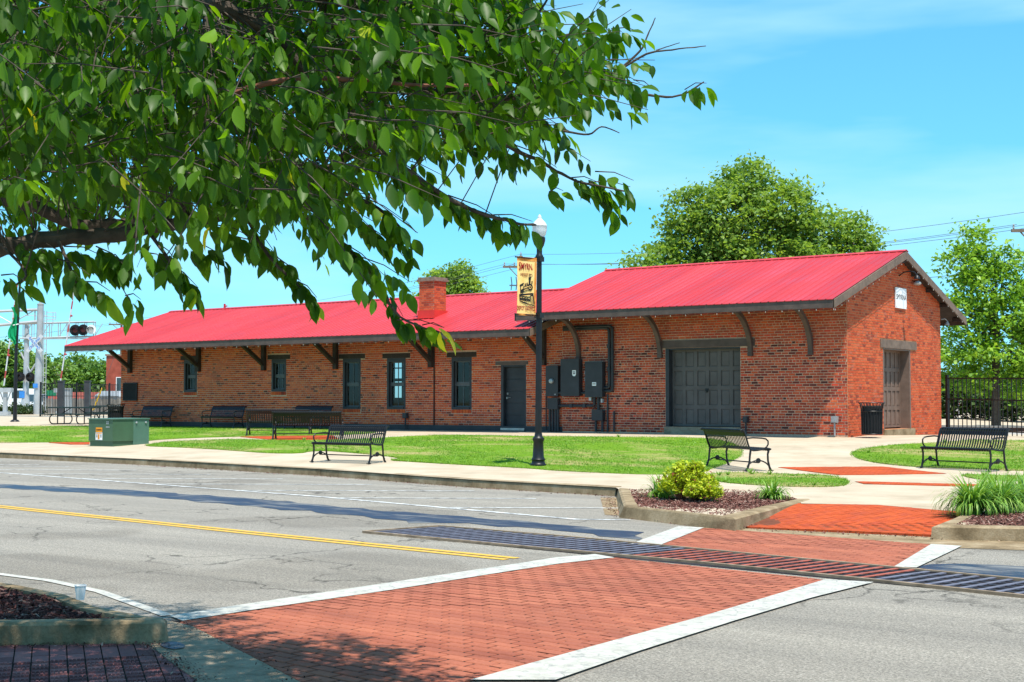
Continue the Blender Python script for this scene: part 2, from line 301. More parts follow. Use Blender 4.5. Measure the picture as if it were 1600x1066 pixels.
def smooth_poly(poly, it=2):      # corner cutting for lawns and paths with soft outlines
    for _ in range(it):
        q = []
        for i in range(len(poly)):
            a, b = poly[i], poly[(i+1) % len(poly)]
            q += [(a[0]*.75+b[0]*.25, a[1]*.75+b[1]*.25), (a[0]*.25+b[0]*.75, a[1]*.25+b[1]*.75)]
        poly = q
    return poly
def sheet(name, poly, off, mat, zf=None, step=1.0, parent=None, skirt=0, holes=()):
    zf = zf or gz
    xs = [p[0] for p in poly]; ys = [p[1] for p in poly]
    pts = [Vector(p) for p in poly]; n = len(poly); edges = [(i, (i+1) % n) for i in range(n)]
    x = min(xs)+step*.37
    while x < max(xs):
        y = min(ys)+step*.41
        while y < max(ys):
            if inside((x, y), poly): pts.append(Vector((x, y)))
            y += step
        x += step
    r = delaunay_2d_cdt(pts, edges, [], 1, 1e-5)
    mb = MB(); mb.add([(v.x, v.y, zf(v.x, v.y)+off) for v in r[0]], [tuple(f) for f in r[2]])
    for f in list(mb.f): pass
    if skirt:
        for i in range(n):
            a, b = poly[i], poly[(i+1) % n]; za, zb = zf(*a)+off, zf(*b)+off
            mb.quad((a[0], a[1], za), (b[0], b[1], zb), (b[0], b[1], zb-skirt), (a[0], a[1], za-skirt))
    o = mb.build(name, mat, parent, True)
    return o
flat = lambda z: (lambda x, y: z)
def band(pa, pb, z=0):       # quads between two equal-length polylines
    mb = MB()
    for i in range(len(pa)-1): mb.quad((*pa[i], z), (*pa[i+1], z), (*pb[i+1], z), (*pb[i], z))
    return mb
def offset_line(pl, d):
    out = []
    for i, p in enumerate(pl):
        a = Vector(pl[max(i-1, 0)]); b = Vector(pl[min(i+1, len(pl)-1)]); t = (b-a).normalized(); out.append((p[0]-t.y*d, p[1]+t.x*d))
    return out
def resample(pl, step):
    out = []; acc = 0
    for a, b in zip(pl[:-1], pl[1:]):
        A = Vector(a); B = Vector(b); n = max(1, int((B-A).length/step))
        out += [tuple(A.lerp(B, i/n)) for i in range(n)]
    return out+[tuple(pl[-1])]
P = {'apron': [(7.244, -29.899), (7.623, -29.982), (8.804, -30.54), (9.66, -30.953), (10.181, -31.241), (9.661, -31.62), (9.134, -31.293), (8.008, -30.667)],
 'b1': [(-9.127, -11.663), (-6.675, -11.98)],
 'b2': [(1.338, -10.498), (2.301, -11.076)],
 'b3': [(5.371, -8.493), (6.557, -9.329)],
 'bm': [(-18.82, -4.55), (-16.296, -5.934), (-15.397, -5.196), (-15.115, -4.169)],
 'brick_near': [(7.256, -31.275), (8.036, -30.705), (8.542, -30.972), (9.163, -31.272)],
 'bw': [(-28.38, -0.8), (-24.32, -0.8), (-19.91, -0.8)],
 'cup': [(6.848, -30.364)],
 'fenceR': [(-0.164, 8.247), (2.481, 7.79)],
 'gline': [(3.304, -29.043), (3.857, -29.002), (4.625, -29.013), (5.575, -29.203), (6.723, -29.619), (7.087, -29.75)],
 'grass_a': [(3.905, -17.034), (4.39, -17.268)],
 'grass_b': [(5.965, -17.222)],
 'grass_c': [(9.925, -19.79), (9.978, -18.702), (9.648, -19.654), (9.308, -17.04)],
 'grate_f': [(4.043, -22.826), (6.283, -23.04), (8.95, -23.499), (10.395, -23.732), (11.659, -23.979)],
 'grate_n': [(3.802, -23.969), (6.232, -24.234), (8.718, -24.439), (10.545, -24.739), (11.979, -25.086)],
 'gutter': [(6.671, -20.904), (7.246, -20.706), (9.576, -20.442), (11.598, -19.881), (11.848, -21.006), (10.249, -21.462), (8.812, -21.561), (7.293, -21.313)],
 'gutter2': [(2.769, -17.015), (3.0, -16.845), (4.968, -19.925), (4.728, -19.963)],
 'isl1_back': [(4.085, -15.863)],
 'isl1_bot': [(5.002, -19.981), (6.181, -20.447), (7.202, -20.848), (6.631, -18.709), (5.942, -16.148)],
 'isl1_in': [(3.25, -16.898), (5.406, -20.185), (6.237, -20.545), (7.07, -20.902), (6.769, -19.188), (6.538, -17.492)],
 'isl1_top': [(3.02, -16.856), (5.189, -20.199), (6.29, -20.639), (7.351, -21.102), (7.011, -19.296), (6.683, -17.386)],
 'isl2_bk': [(9.528, -19.627), (9.32, -18.423)],
 'isl2_top': [(9.677, -20.721), (10.61, -20.343), (11.626, -19.993)],
 'kerb_line': [(-32.686, -12.024), (-23.761, -12.718), (-19.821, -13.167), (-12.825, -13.674), (-5.791, -14.78), (-0.65, -16.091), (2.783, -16.557), (5.002, -19.981)],
 'lamp': [(-1.746, -12.383)],
 'lawn_a': [(-26.426, -10.179), (-38.826, -2.313), (-37.311, -1.48), (-33.074, -0.12), (-29.165, 0.632), (-25.182, 0.8), (-20.869, 0.179), (-17.742, -0.818), (-15.632, -1.866),
            (-15.119, -2.906), (-15.501, -3.846), (-17.356, -4.847), (-18.324, -5.433), (-19.52, -6.413), (-19.891, -7.856), (-19.048, -8.789), (-21.519, -8.965),
            (-24.749, -9.876)],
 'lawn_c': [(-17.448, -10.041), (-18.039, -9.179), (-18.39, -8.352), (-17.762, -7.431), (-16.993, -6.774), (-15.146, -7.051), (-13.279, -6.485), (-12.654, -5.498),
            (-12.507, -4.744), (-12.246, -3.92), (-11.816, -3.214), (-9.889, -3.161), (-7.943, -3.276), (-4.766, -2.831), (-3.561, -2.443), (-2.236, -3.09), (-0.869, -4.81),
            (0.304, -6.988), (1.074, -9.122), (1.584, -11.014), (2.055, -12.313), (1.689, -12.979), (1.024, -13.194), (-0.241, -13.207), (-2.02, -12.949), (-3.835, -12.829),
            (-5.035, -12.596), (-5.986, -12.38), (-5.823, -11.962), (-7.059, -11.272), (-8.815, -10.614), (-9.86, -10.283), (-10.288, -10.499), (-9.912, -11.204),
            (-10.931, -11.328), (-12.582, -10.899), (-14.039, -10.492), (-16.03, -10.148)],
 'lawn_d': [(2.289, -12.408), (2.399, -11.684), (3.224, -11.668), (4.403, -11.631), (5.065, -12.29), (5.595, -13.408), (5.809, -14.275), (5.37, -14.768), (4.477, -14.755),
            (3.377, -14.192)],
 'lawn_e': [(2.414, -5.69), (2.025, -4.204), (2.173, -3.012), (2.641, -2.061), (3.198, -1.304), (4.162, 1.978), (4.548, 5.643), (8.121, -8.388), (7.213, -8.593), (5.893, -8.407),
            (4.821, -8.386), (3.403, -7.283)],
 'lawn_f': [(6.381, -10.053), (7.167, -10.057), (8.567, -10.139), (8.903, -11.457), (8.019, -11.383), (7.217, -11.336)],
 'mast': [(-71.083, 24.095, 0.744), (-70.736, 23.931, 8.59)],
 'nisl_back': [(5.448, -30.069), (5.63, -30.065), (6.434, -30.17), (7.131, -30.429), (7.713, -30.514), (7.952, -30.511)],
 'nisl_bot': [(7.063, -31.146), (7.66, -30.831), (7.956, -30.645), (7.973, -30.511)],
 'nisl_front': [(7.252, -31.275), (7.678, -30.846), (7.936, -30.557), (7.963, -30.504)],
 'nisl_in': [(7.215, -31.251), (7.67, -30.649), (7.072, -30.472), (6.519, -30.319), (5.751, -30.271)],
 'park_line': [(-18.738, -17.556), (-12.462, -18.088), (-1.139, -19.602), (4.814, -20.827), (5.462, -20.48)],
 'picnic': [(-40.418, 3.042), (-38.473, 2.979), (-38.352, 3.444), (-36.101, 3.02)],
 'plants': [(-2.191, -25.077, 7.314)],
 'pole': [(-44.982, 4.537)],
 'ramp': [(7.246, -20.706), (8.526, -20.515), (9.576, -20.442)],
 'ramp_top': [(6.883, -18.159), (7.842, -17.759), (8.961, -18.212)],
 'red1': [(2.565, -9.856), (4.375, -8.651), (6.165, -9.963), (4.536, -11.34)],
 'red2': [(5.487, -12.862), (5.893, -13.421), (7.673, -13.093), (7.611, -12.566)],
 'red_strip': [(-22.739, -9.503), (-21.229, -9.064), (-20.14, -9.885), (-20.881, -10.03)],
 'red_walk': [(-18.182, -5.593), (-15.412, -4.233), (-13.457, -6.022), (-15.378, -6.772)],
 'shrub_y': [(4.918, -17.81), (6.128, -19.366)],
 'tc2': [(-41.565, 7.506), (-40.927, 7.972)],
 'wet': [(-13.486, -20.503), (-8.607, -20.666), (-5.192, -20.342), (-1.619, -20.601), (1.129, -21.137), (3.015, -21.352), (4.806, -21.573), (6.516, -21.985), (7.001, -22.794),
         (5.526, -22.605), (3.96, -22.66), (3.363, -23.096), (2.156, -22.771), (0.429, -22.544), (-3.311, -21.839), (-6.737, -21.917), (-11.639, -21.54)],
 'xf': [(-19.553, -10.329), (-18.234, -10.336), (-18.015, -9.604)],
 'xf_l_in': [(7.503, -23.22), (6.856, -20.992)],
 'xf_l_out': [(7.174, -23.29), (6.507, -21.025)],
 'xf_r_in': [(10.338, -23.647), (9.878, -21.313)],
 'xf_r_out': [(10.535, -23.567), (10.222, -21.316)],
 'xw_l_in': [(7.411, -29.887), (7.43, -29.183), (7.528, -27.823), (7.562, -26.052), (7.602, -25.255), (7.74, -24.529)],
 'xw_l_out': [(7.147, -29.782), (7.156, -28.923), (7.202, -27.452), (7.259, -25.639), (7.266, -24.876), (7.421, -24.395)],
 'xw_r_in': [(10.415, -30.356), (10.383, -29.219), (10.343, -27.446), (10.277, -26.239), (10.196, -24.911)],
 'xw_r_out': [(10.807, -30.07), (10.712, -28.979), (10.631, -27.496), (10.586, -26.058), (10.618, -24.848)],
 'yellow_a': [(-12.592, -23.58), (-3.523, -24.067), (2.807, -24.799), (6.932, -25.191)]}# ------------------------------------------------------------------ ground, road, kerbs
KL = P['kerb_line'][:-1]
mb = MB(); mb.quad((-1500, -1500, -.02), (1500, -1500, -.02), (1500, 1500, -.02), (-1500, 1500, -.02)); struct(mb.build('ground', 'far_ground'))
mb = MB(); mb.quad((-220, -90, 0), (220, -90, 0), (220, -11, 0), (-220, -11, 0)); struct(mb.build('road', 'asphalt'))
KL2 = [(-200, -4.0), (-90, -9.2)]+KL
plz = KL2+[(3.02, -16.856)]+P['isl1_in'][1:4]+[P['isl1_in'][5]]+P['ramp_top']+[(9.28, -18.2), (9.55, -19.6), (9.9, -20.5)]+[(11.63, -20.1), (16, -17.6), (60, -12), (90, 20), (90, 75), (-200, 120)]
# the plaza sheet follows the grade up to the depot
o = sheet('plaza_pavement', plz, 0, 'concrete', step=3.0); struct(o)
for n in ('lawn_a', 'lawn_c', 'lawn_d', 'lawn_e', 'lawn_f'):
    P[n] = smooth_poly(P[n], 2 if n in ('lawn_d', 'lawn_e') else 1); struct(sheet('lawn', P[n], .022, 'lawn', step=.7, skirt=.04))
# plaza paving: brick inlays, laid as rows of pavers
def pave(name, poly, zf, off, joint, brick, bw=.2, bl=.1, rot=0., maxsingle=0, h=.035, parent_label=None, gap=.008, holes=(), stag=True, lugs=False, gapx=None):
    gapx = gapx or gap
    base = struct(sheet(name, poly, off-.0055, joint, zf, .6))
    c, s = math.cos(rot), math.sin(rot)
    loc = [(x*c+y*s, -x*s+y*c) for x, y in poly]
    x0, x1 = min(p[0] for p in loc), max(p[0] for p in loc); y0, y1 = min(p[1] for p in loc), max(p[1] for p in loc)
    items = []; j = 0; y = y0-(y0 % bl)
    while y < y1:
        x = x0-bw-(x0 % bw)+(bw/2 if (j % 2 and stag) else 0)
        while x < x1:
            cs = [(x+gapx/2, y+gap/2), (x+bw-gapx/2, y+gap/2), (x+bw-gapx/2, y+bl-gap/2), (x+gapx/2, y+bl-gap/2)]
            wc = [(a*c-b*s, a*s+b*c) for a, b in cs]; ctr = ((x+bw/2)*c-(y+bl/2)*s, (x+bw/2)*s+(y+bl/2)*c)
            ins = [inside(p, poly) for p in wc]
            if all(ins): items.append((ctr, wc, True))
            elif inside(ctr, poly) or any(ins):
                f = []
                for k in range(4):       # clip the paver to the edge
                    a, b = wc[k], wc[(k+1) % 4]; ia, ib = ins[k], ins[(k+1) % 4]
                    if ia: f.append(a)
                    if ia != ib:
                        lo, hi = (a, b) if ia else (b, a)
                        for _ in range(8):
                            m = ((lo[0]+hi[0])/2, (lo[1]+hi[1])/2)
                            if inside(m, poly): lo = m
                            else: hi = m
                        f.append(lo)
                if len(f) >= 3: items.append((ctr, f, False))
            x += bw
        y += bl; j += 1
    items.sort(key=lambda it: (it[0][0]-CAM[0])**2+(it[0][1]-CAM[1])**2)
    mb = MB(); ns = 0
    meshes = []
    for ctr, f, vis in items:
        dz = random.uniform(-.0015, .0015); tl = random.uniform(-.0006, .0006)
        vs = [(p[0], p[1], zf(*p)+off+dz+tl*(k-1)) for k, p in enumerate(f)]
        if ns < maxsingle and len(f) == 4 and vis:
            if len(meshes) < 6:
                q = MB(); hw, hl = (bw-gapx)/2, (bl-gap)/2; r = .006
                jx = [random.uniform(-.0007, .0007) for _ in range(8)]
                q.add([(-hw, -hl, -h), (hw, -hl, -h), (hw, hl, -h), (-hw, hl, -h), (-hw+r, -hl+r, jx[0]), (hw-r, -hl+r, jx[1]), (hw-r, hl-r, jx[2]), (-hw+r, hl-r, jx[3]), (-hw, -hl, -r), (hw, -hl, -r), (hw, hl, -r), (-hw, hl, -r)],
                      [(4, 5, 6, 7), (8, 9, 5, 4), (9, 10, 6, 5), (10, 11, 7, 6), (11, 8, 4, 7), (0, 1, 9, 8), (1, 2, 10, 9), (2, 3, 11, 10), (3, 0, 8, 11)])
                if lugs:
                    for sx in (-1, 1):
                        for k in range(4): yy = -hl+(k+.5)*2*hl/4; q.box(sx*hw*.62-.012, sx*hw*.62+.012, yy-.008, yy+.008, -.002, .012)
                meshes.append(q.mesh('brick', brick+'_single'))
            inst('brick', random.choice(meshes), base, (ctr[0], ctr[1], zf(*ctr)+off+dz), (0, 0, rot)); ns += 1
        else:
            k = len(f); t = random.random()
            mb.add(vs+[(p[0], p[1], p[2]-h) for p in vs], [tuple(range(k))]+[(i, i+k, (i+1) % k+k, (i+1) % k) for i in range(k)], t)
    if mb.v:
        o = mb.build('brick_field', brick, base, tint=True); o['kind'] = 'stuff'
    return base
SA = -.1126                                       # street direction
xw = P['xw_l_in']+P['xw_r_in'][::-1]
ap = P['apron']
xwp = [ap[0], (7.36, -29.86)]+P['xw_l_in'][1:]+P['xw_r_in'][::-1]+[(10.45, -31.6), (9.98, -31.12), ap[3], ap[2], ap[1]]
pave('brick_crosswalk', xwp, flat(0), .010, 'paver_joint', 'brick_paver', .22, .11, SA, 300, gap=.013, gapx=.021)
pave('brick_crosswalk', [P['xf_l_in'][1], P['xf_r_in'][1], P['xf_r_in'][0], P['xf_l_in'][0]], flat(0), .010, 'paver_joint', 'brick_paver', .22, .11, SA, 120, gap=.013, gapx=.021)
def ramp_z(x, y):
    t = .1124*x+.9937*y; return .012+.125*ss(-19.75, -16.9, t)
rp_poly = [P['ramp'][0], (8.5, -20.5), P['ramp'][2], (9.60, -19.9), (9.52, -19.3), (9.3, -18.22), P['ramp_top'][1], (6.75, -18.1), (6.95, -19.3)]
pave('brick_ramp', rp_poly, ramp_z, .012, 'ramp_joint', 'brick_ramp', .2, .1, SA+math.pi/2, 60, gap=.006)
pave('brick_inlay', P['red1'], gz, .014, 'ramp_joint', 'brick_ramp', .2, .1, .3, 0, gap=.006)
pave('brick_inlay', P['red2'], gz, .014, 'ramp_joint', 'brick_ramp', .2, .1, .3, 0, gap=.006)
pave('brick_inlay', P['red_walk'], gz, .014, 'ramp_joint', 'brick_ramp', .2, .1, .3, 0, gap=.006)
pave('brick_inlay', P['red_strip'], gz, .014, 'ramp_joint', 'brick_ramp', .2, .1, .3, 0, gap=.006)
bn = [(-2, -31.9), (7.30, -31.30)]+P['nisl_bot'][1:3]+[(8.2, -30.78)]+P['brick_near'][2:]+[(10.0, -32.4), (8, -36), (-2, -38)]
bn = [p for p in [(4.0, -33.2), (7.10, -31.18), (7.66, -30.86), (7.99, -30.68), (8.54, -30.97), (9.15, -31.28), (9.6, -31.9), (9.2, -34), (6, -35.5)]]
pave('brick_pavement', bn, flat(.012), .0, 'paver_joint', 'brick_tactile', .21, .105, 2.52, 300, lugs=True, gap=.008, stag=False)
struct(sheet('concrete_apron', [(7.24, -29.9)]+ap[1:5]+[(10.1, -31.9), (9.6, -31.9), (9.15, -31.27), (8.54, -30.96), (8.0, -30.66)], .008, 'apron_concrete', flat(0), .5))
# gutter pans beside the far kerb
g = P['gutter']; struct(sheet('gutter_pan', g, .005, 'kerb_concrete', flat(0), 1)); struct(sheet('gutter_pan', P['gutter2'], .005, 'kerb_concrete', flat(0), 1))
# paint
def marking(name, mb, mat): struct(mb.build(name, mat))
Z1 = .0145
marking('crosswalk_line', band(P['xw_l_out'], P['xw_l_in'], Z1), 'road_white'); marking('crosswalk_line', band(P['xw_r_in'], P['xw_r_out'], Z1), 'road_white')
marking('crosswalk_line', band(P['xf_l_out'], P['xf_l_in'], Z1), 'road_white'); marking('crosswalk_line', band(P['xf_r_in'], P['xf_r_out'], Z1), 'road_white')
ya = [(-75, -19.2)]+P['yellow_a']
marking('centre_line', band(offset_line(ya, .03), offset_line(ya, .135), .006), 'road_yellow'); marking('centre_line', band(offset_line(ya, -.135), offset_line(ya, -.03), .006), 'road_yellow')
pl = resample(P['park_line'], 1.5); marking('parking_line', band(offset_line(pl, -.05), offset_line(pl, .05), .006), 'road_thin_white')
gl = resample(P['gline'], .3); marking('edge_line', band(offset_line(gl, -.05), offset_line(gl, .045), .007), 'road_white')
PK = resample(P['park_line'], .2)
for k in range(9):
    s0 = -20+k*2.75; q = min(PK, key=lambda p: abs(p[0]-s0)); ln = 4.3 if s0 < -1 else 3.4-(s0+1)*.22
    a = Vector(q); d = Vector((.83, .555)); pts = [tuple(a+d*.1), tuple(a+d*ln)]
    marking('stall_line', band(offset_line(pts, -.045), offset_line(pts, .045), .006), 'road_thin_white')
WU = P['wet'][:9]; WL = P['wet'][9:][::-1]
low_ = [tuple(Vector(p).lerp(Vector(min(resample(WU, .2), key=lambda q: abs(q[0]-p[0]))), .38)) for p in WL]
P['wet'] = WU+low_[::-1]
wetp = [(p[0]+.05*math.sin(i*2.7), p[1]+.06*math.sin(i*1.9)+random.gauss(0, .035)) for i, p in enumerate(resample(P['wet']+P['wet'][:1], .3)[:-1])]
struct(sheet('wet_patch', wetp, .004, 'asphalt_wet', flat(0), 1.2))
wp = [(8.02, -30.50), (8.16, -30.52), (8.30, -30.62), (8.26, -30.72), (8.04, -30.64)]; struct(sheet('wet_patch', smooth_poly(wp, 2), .014, 'asphalt_wet', flat(0), .3))
wr = [(10.45, -23.6), (10.55, -23.0), (11.2, -22.75), (12.5, -22.9), (16, -23.2), (16, -24.2), (12, -23.95)]; struct(sheet('wet_patch', smooth_poly(wr, 1), .0045, 'asphalt_wet', flat(0), .8))
# kerbs: cast sections along the far side
kt = thing('kerb', None, None); kt['kind'] = 'structure'
KS = resample(KL2[2:], 2.6)
mesh_k = None
for a, b in zip(KS[:-1], KS[1:]):
    A = Vector(a); B = Vector(b); d = (B-A).normalized(); nrm = Vector((-d.y, d.x)); g = .006
    A2 = A+d*g; B2 = B-d*g; q = MB(); w = .16; t = .02
    ring = lambda p, j: [(p.x, p.y, -.03), (p.x+nrm.x*.012, p.y+nrm.y*.012, .115+j), (p.x+nrm.x*.05, p.y+nrm.y*.05, .152+j), (p.x+nrm.x*w, p.y+nrm.y*w, .158+j), (p.x+nrm.x*w, p.y+nrm.y*w, -.03)]
    r0, r1 = ring(A2, 0), ring(B2, random.uniform(-.006, .006))
    q.add(r0+r1, [(i, i+1, i+6, i+5) for i in range(4)]+[(0, 1, 2, 3, 4), (9, 8, 7, 6, 5)])
    q.build('kerb_section', 'kerb_concrete', kt)
def island_kerb(name, top_out, bot_out, top_in, h=.165):
    q = MB(); n = len(top_out)
    for i in range(n-1):
        a, b = i, i+1
        q.quad((*bot_out[a], -.02), (*bot_out[b], -.02), (*top_out[b], h-.02), (*top_out[a], h-.02))
        m = lambda o_, i_: (o_[0]*.8+i_[0]*.2, o_[1]*.8+i_[1]*.2)
        q.quad((*top_out[a], h-.02), (*top_out[b], h-.02), (*m(top_out[b], top_in[b]), h), (*m(top_out[a], top_in[a]), h))
        q.quad((*m(top_out[a], top_in[a]), h), (*m(top_out[b], top_in[b]), h), (*top_in[b], h), (*top_in[a], h))
        q.quad((*top_in[a], h), (*top_in[b], h), (*top_in[b], -.02), (*top_in[a], -.02))
    for i in (0, n-1): q.quad((*bot_out[i], -.02), (*top_out[i], h-.02), (*top_in[i], h), (*top_in[i], -.02))
    o = q.build(name, 'kerb_concrete', kt); return o
b1_ = [(2.98, -16.83), (5.0, -20.06)]+P['isl1_bot'][1:3]+[(6.79, -19.0), (6.36, -17.0)]
island_kerb('island_kerb', P['isl1_top'], [(P['isl1_top'][0][0]-.03, P['isl1_top'][0][1]-.03), (5.11, -20.22), (6.22, -20.67), (7.37, -21.15), (7.04, -19.3), (6.70, -17.37)], P['isl1_in'])
t2 = [P['isl2_bk'][0], P['isl2_top'][0], P['isl2_top'][1], P['isl2_top'][2], (14.5, -19.0)]
i2 = [(9.70, -19.6), (9.85, -20.42), (10.58, -20.12), (11.5, -19.78), (14.3, -18.8)]
bo = [(p[0]-.012, p[1]-.015) for p in t2]
island_kerb('island_kerb', [(9.30, -18.3)]+t2, [(9.29, -18.31)]+bo, [(9.46, -18.3)]+i2)
nf = [(4.2, -32.55)]+P['nisl_front'][:1]+P['nisl_front'][1:]; 
front = [(4.0, -32.95), (7.24, -31.27), (7.68, -30.875), (7.93, -30.64), (8.0, -30.545), (7.955, -30.49)]
island_kerb('island_kerb', front, [(4.0, -32.97), (7.24, -31.285), (7.69, -30.89), (7.95, -30.655), (8.015, -30.55), (7.965, -30.475)], [(3.9, -32.75), (7.17, -31.14), (7.58, -30.77), (7.76, -30.62), (7.79, -30.585), (7.8, -30.56)], .155)
back = [(7.955, -30.487), (7.72, -30.49), (7.13, -30.41), (6.43, -30.15), (5.63, -30.03), (4.6, -30.0), (1, -30.0)]
island_kerb('island_kerb', back, [(p[0], p[1]+.012) for p in back], [(7.8, -30.56), (7.66, -30.61), (7.07, -30.53), (6.40, -30.28), (5.63, -30.17), (4.6, -30.14), (1, -30.14)], .155)
# planting beds: soil plus mulch chips
def bed(poly, z, n, mat, size, dome=.03):
    cx = sum(p[0] for p in poly)/len(poly); cy = sum(p[1] for p in poly)/len(poly)
    zf = lambda x, y: z+dome*max(0, 1-((x-cx)**2+(y-cy)**2)/4)
    b = struct(sheet('planting_bed', poly, 0, 'soil', zf, .25)); q = MB(); k = 0
    x0, x1 = min(p[0] for p in poly), max(p[0] for p in poly); y0, y1 = min(p[1] for p in poly), max(p[1] for p in poly)
    while k < n:
        x, y = random.uniform(x0, x1), random.uniform(y0, y1)
        if not inside((x, y), poly): continue
        k += 1; L_ = size*random.uniform(.5, 1.6); w = size*random.uniform(.15, .45); th = size*.15
        M = Matrix.Translation((x, y, zf(x, y)+random.uniform(.0, .018))) @ Matrix.Rotation(random.uniform(0, 6.3), 4, 'Z') @ Matrix.Rotation(random.gauss(0, .4), 4, 'Y') @ Matrix.Rotation(random.gauss(0, .4), 4, 'X')
        vs = [M @ Vector(p) for p in ((-L_/2, -w/2, 0), (L_/2, -w/3, 0), (L_/2, w/3, 0), (-L_/2, w/2, 0), (-L_/2.3, 0, th), (L_/2.3, 0, th))]
        q.add(vs, [(0, 1, 5, 4), (1, 2, 5), (2, 3, 4, 5), (3, 0, 4)], random.random())
    o = q.build('mulch', mat, b, tint=True); o['kind'] = 'stuff'
bed(P['isl1_in']+[(5.2, -15.95), (3.9, -16.0)], .135, 7000, 'mulch', .045)
bed([i2[0], i2[1], i2[2], i2[3], (14, -18.5), (12, -17.2), (9.5, -18.2)], .135, 4000, 'mulch', .045)
bed([(7.79, -30.59), (7.66, -30.63), (7.07, -30.55), (6.40, -30.3), (5.63, -30.19), (4.6, -30.16), (3.0, -30.2), (3.0, -31.5), (3.9, -32.7), (7.15, -31.15), (7.58, -30.79)], .115, 6500, 'mulch_dark', .05, .02)
def litter(line, n, wid, size, z=.012):
    q = MB(); pl_ = resample(line, .1)
    for _ in range(n):
        p = random.choice(pl_); x, y = p[0]+random.gauss(0, wid), p[1]+random.gauss(0, wid); L_ = size*random.uniform(.4, 1.5); w = L_*random.uniform(.3, .7)
        M = Matrix.Translation((x, y, z+random.uniform(0, .006))) @ Matrix.Rotation(random.uniform(0, 6.3), 4, 'Z') @ Matrix.Rotation(random.gauss(0, .5), 4, 'Y')
        q.add([M @ Vector(v) for v in ((-L_/2, 0, 0), (0, -w/2, .002), (L_/2, 0, 0), (0, w/2, .002))], [(0, 1, 2, 3)], random.random())
    return q
lq_ = litter([(4.0, -33.05), (7.24, -31.36), (7.70, -30.96), (7.98, -30.72)], 900, .045, .022, .020); lq_.v += []
for line, n, w_, s_ in (([(8.0, -30.68), (9.15, -31.28), (9.6, -31.9)], 600, .06, .02), ([(7.25, -29.9), (8.8, -30.53), (9.7, -31.0)], 260, .05, .018), ([(7.25, -20.75), (6.98, -19.3), (6.75, -18.0)], 700, .05, .03), ([(7.2, -20.9), (9.6, -20.5), (11.6, -20.0)], 500, .09, .03), ([(-14, -13.75), (-5.8, -14.95), (-.65, -16.2), (2.7, -16.7), (5, -20.1), (6.2, -20.6), (7.2, -20.95)], 1600, .07, .03)):
    o_ = litter(line, n, w_, s_, .022 if line[0][1] < -29 else (.03 if n == 700 else .01)); k_ = len(lq_.v); lq_.v += o_.v; lq_.f += [tuple(i+k_ for i in f) for f in o_.f]; lq_.t += o_.t
o = lq_.build('leaf_litter', 'mulch', tint=True); o['kind'] = 'stuff'
# trench drain with its grating bars
dr = thing('trench_drain', 'long iron grated trench drain running across the road and the brick crosswalk', 'drain grate', (8, -24, 0))
gn, gf = P['grate_n'], P['grate_f']
gn = gn[:-1]+[(12.0, -25.0), (22, -26.2)]; gf = gf[:-1]+[(11.7, -23.94), (22, -25.1)]
tr = MB(); tr.add([(*gn[0], .0052), (*gn[-1], .0052), (*gf[-1], .0052), (*gf[0], .0052)], [(0, 1, 2, 3)]); tr.build('trough', 'trough_dark', dr, True)  # flat near-black sheet under the bars
rl = MB()
for line in (gn, gf):
    for a, b in zip(line[:-1], line[1:]): rl.beam((*a, .014), (*b, .014), .045, .028)
rl.beam((*gn[0], .014), (*gf[0], .014), .045, .026); rl.build('frame_rail', 'frame_tan', dr, True)
mid = MB()
for fr in (.14, .28, .42, .56, .70, .84):
    ml = [tuple(Vector(a).lerp(Vector(b), fr)) for a, b in zip(gn[:2]+[gn[-1]], gf[:2]+[gf[-1]])]
    for a, b in zip(ml[:-1], ml[1:]): mid.beam((*a, .010), (*b, .010), .03, .008)
mid.build('cross_rib', 'steel_dark', dr, True)
L_n = sum((Vector(b)-Vector(a)).length for a, b in zip(gn[:-1], gn[1:]))
def along(pl, t):
    tot = sum((Vector(b)-Vector(a)).length for a, b in zip(pl[:-1], pl[1:])); d = t*tot
    for a, b in zip(pl[:-1], pl[1:]):
        l = (Vector(b)-Vector(a)).length
        if d <= l or b is pl[-1]: return Vector(a).lerp(Vector(b), d/l)
        d -= l
N = 112; bar = MB(); bar.box(-.5, .5, -.024, .024, -.004, .004); barm = bar.mesh('grate_bar', 'grate_grey'); barr = bar.mesh('grate_bar', 'grate_red')
for i in range(N):
    t = (i+.5)/N; a = along(gn, t); b = along(gf, t+.0035 if t < .99 else t); c = (a+b)/2; d = b-a
    inst('grate_bar', barr if 10.45 < c.x*.9937-c.y*.1124 < 13.25 else barm, dr, (c.x-8, c.y+24, .014), (0, 0, math.atan2(d.y, d.x)), (d.length-.05, 1, 1))
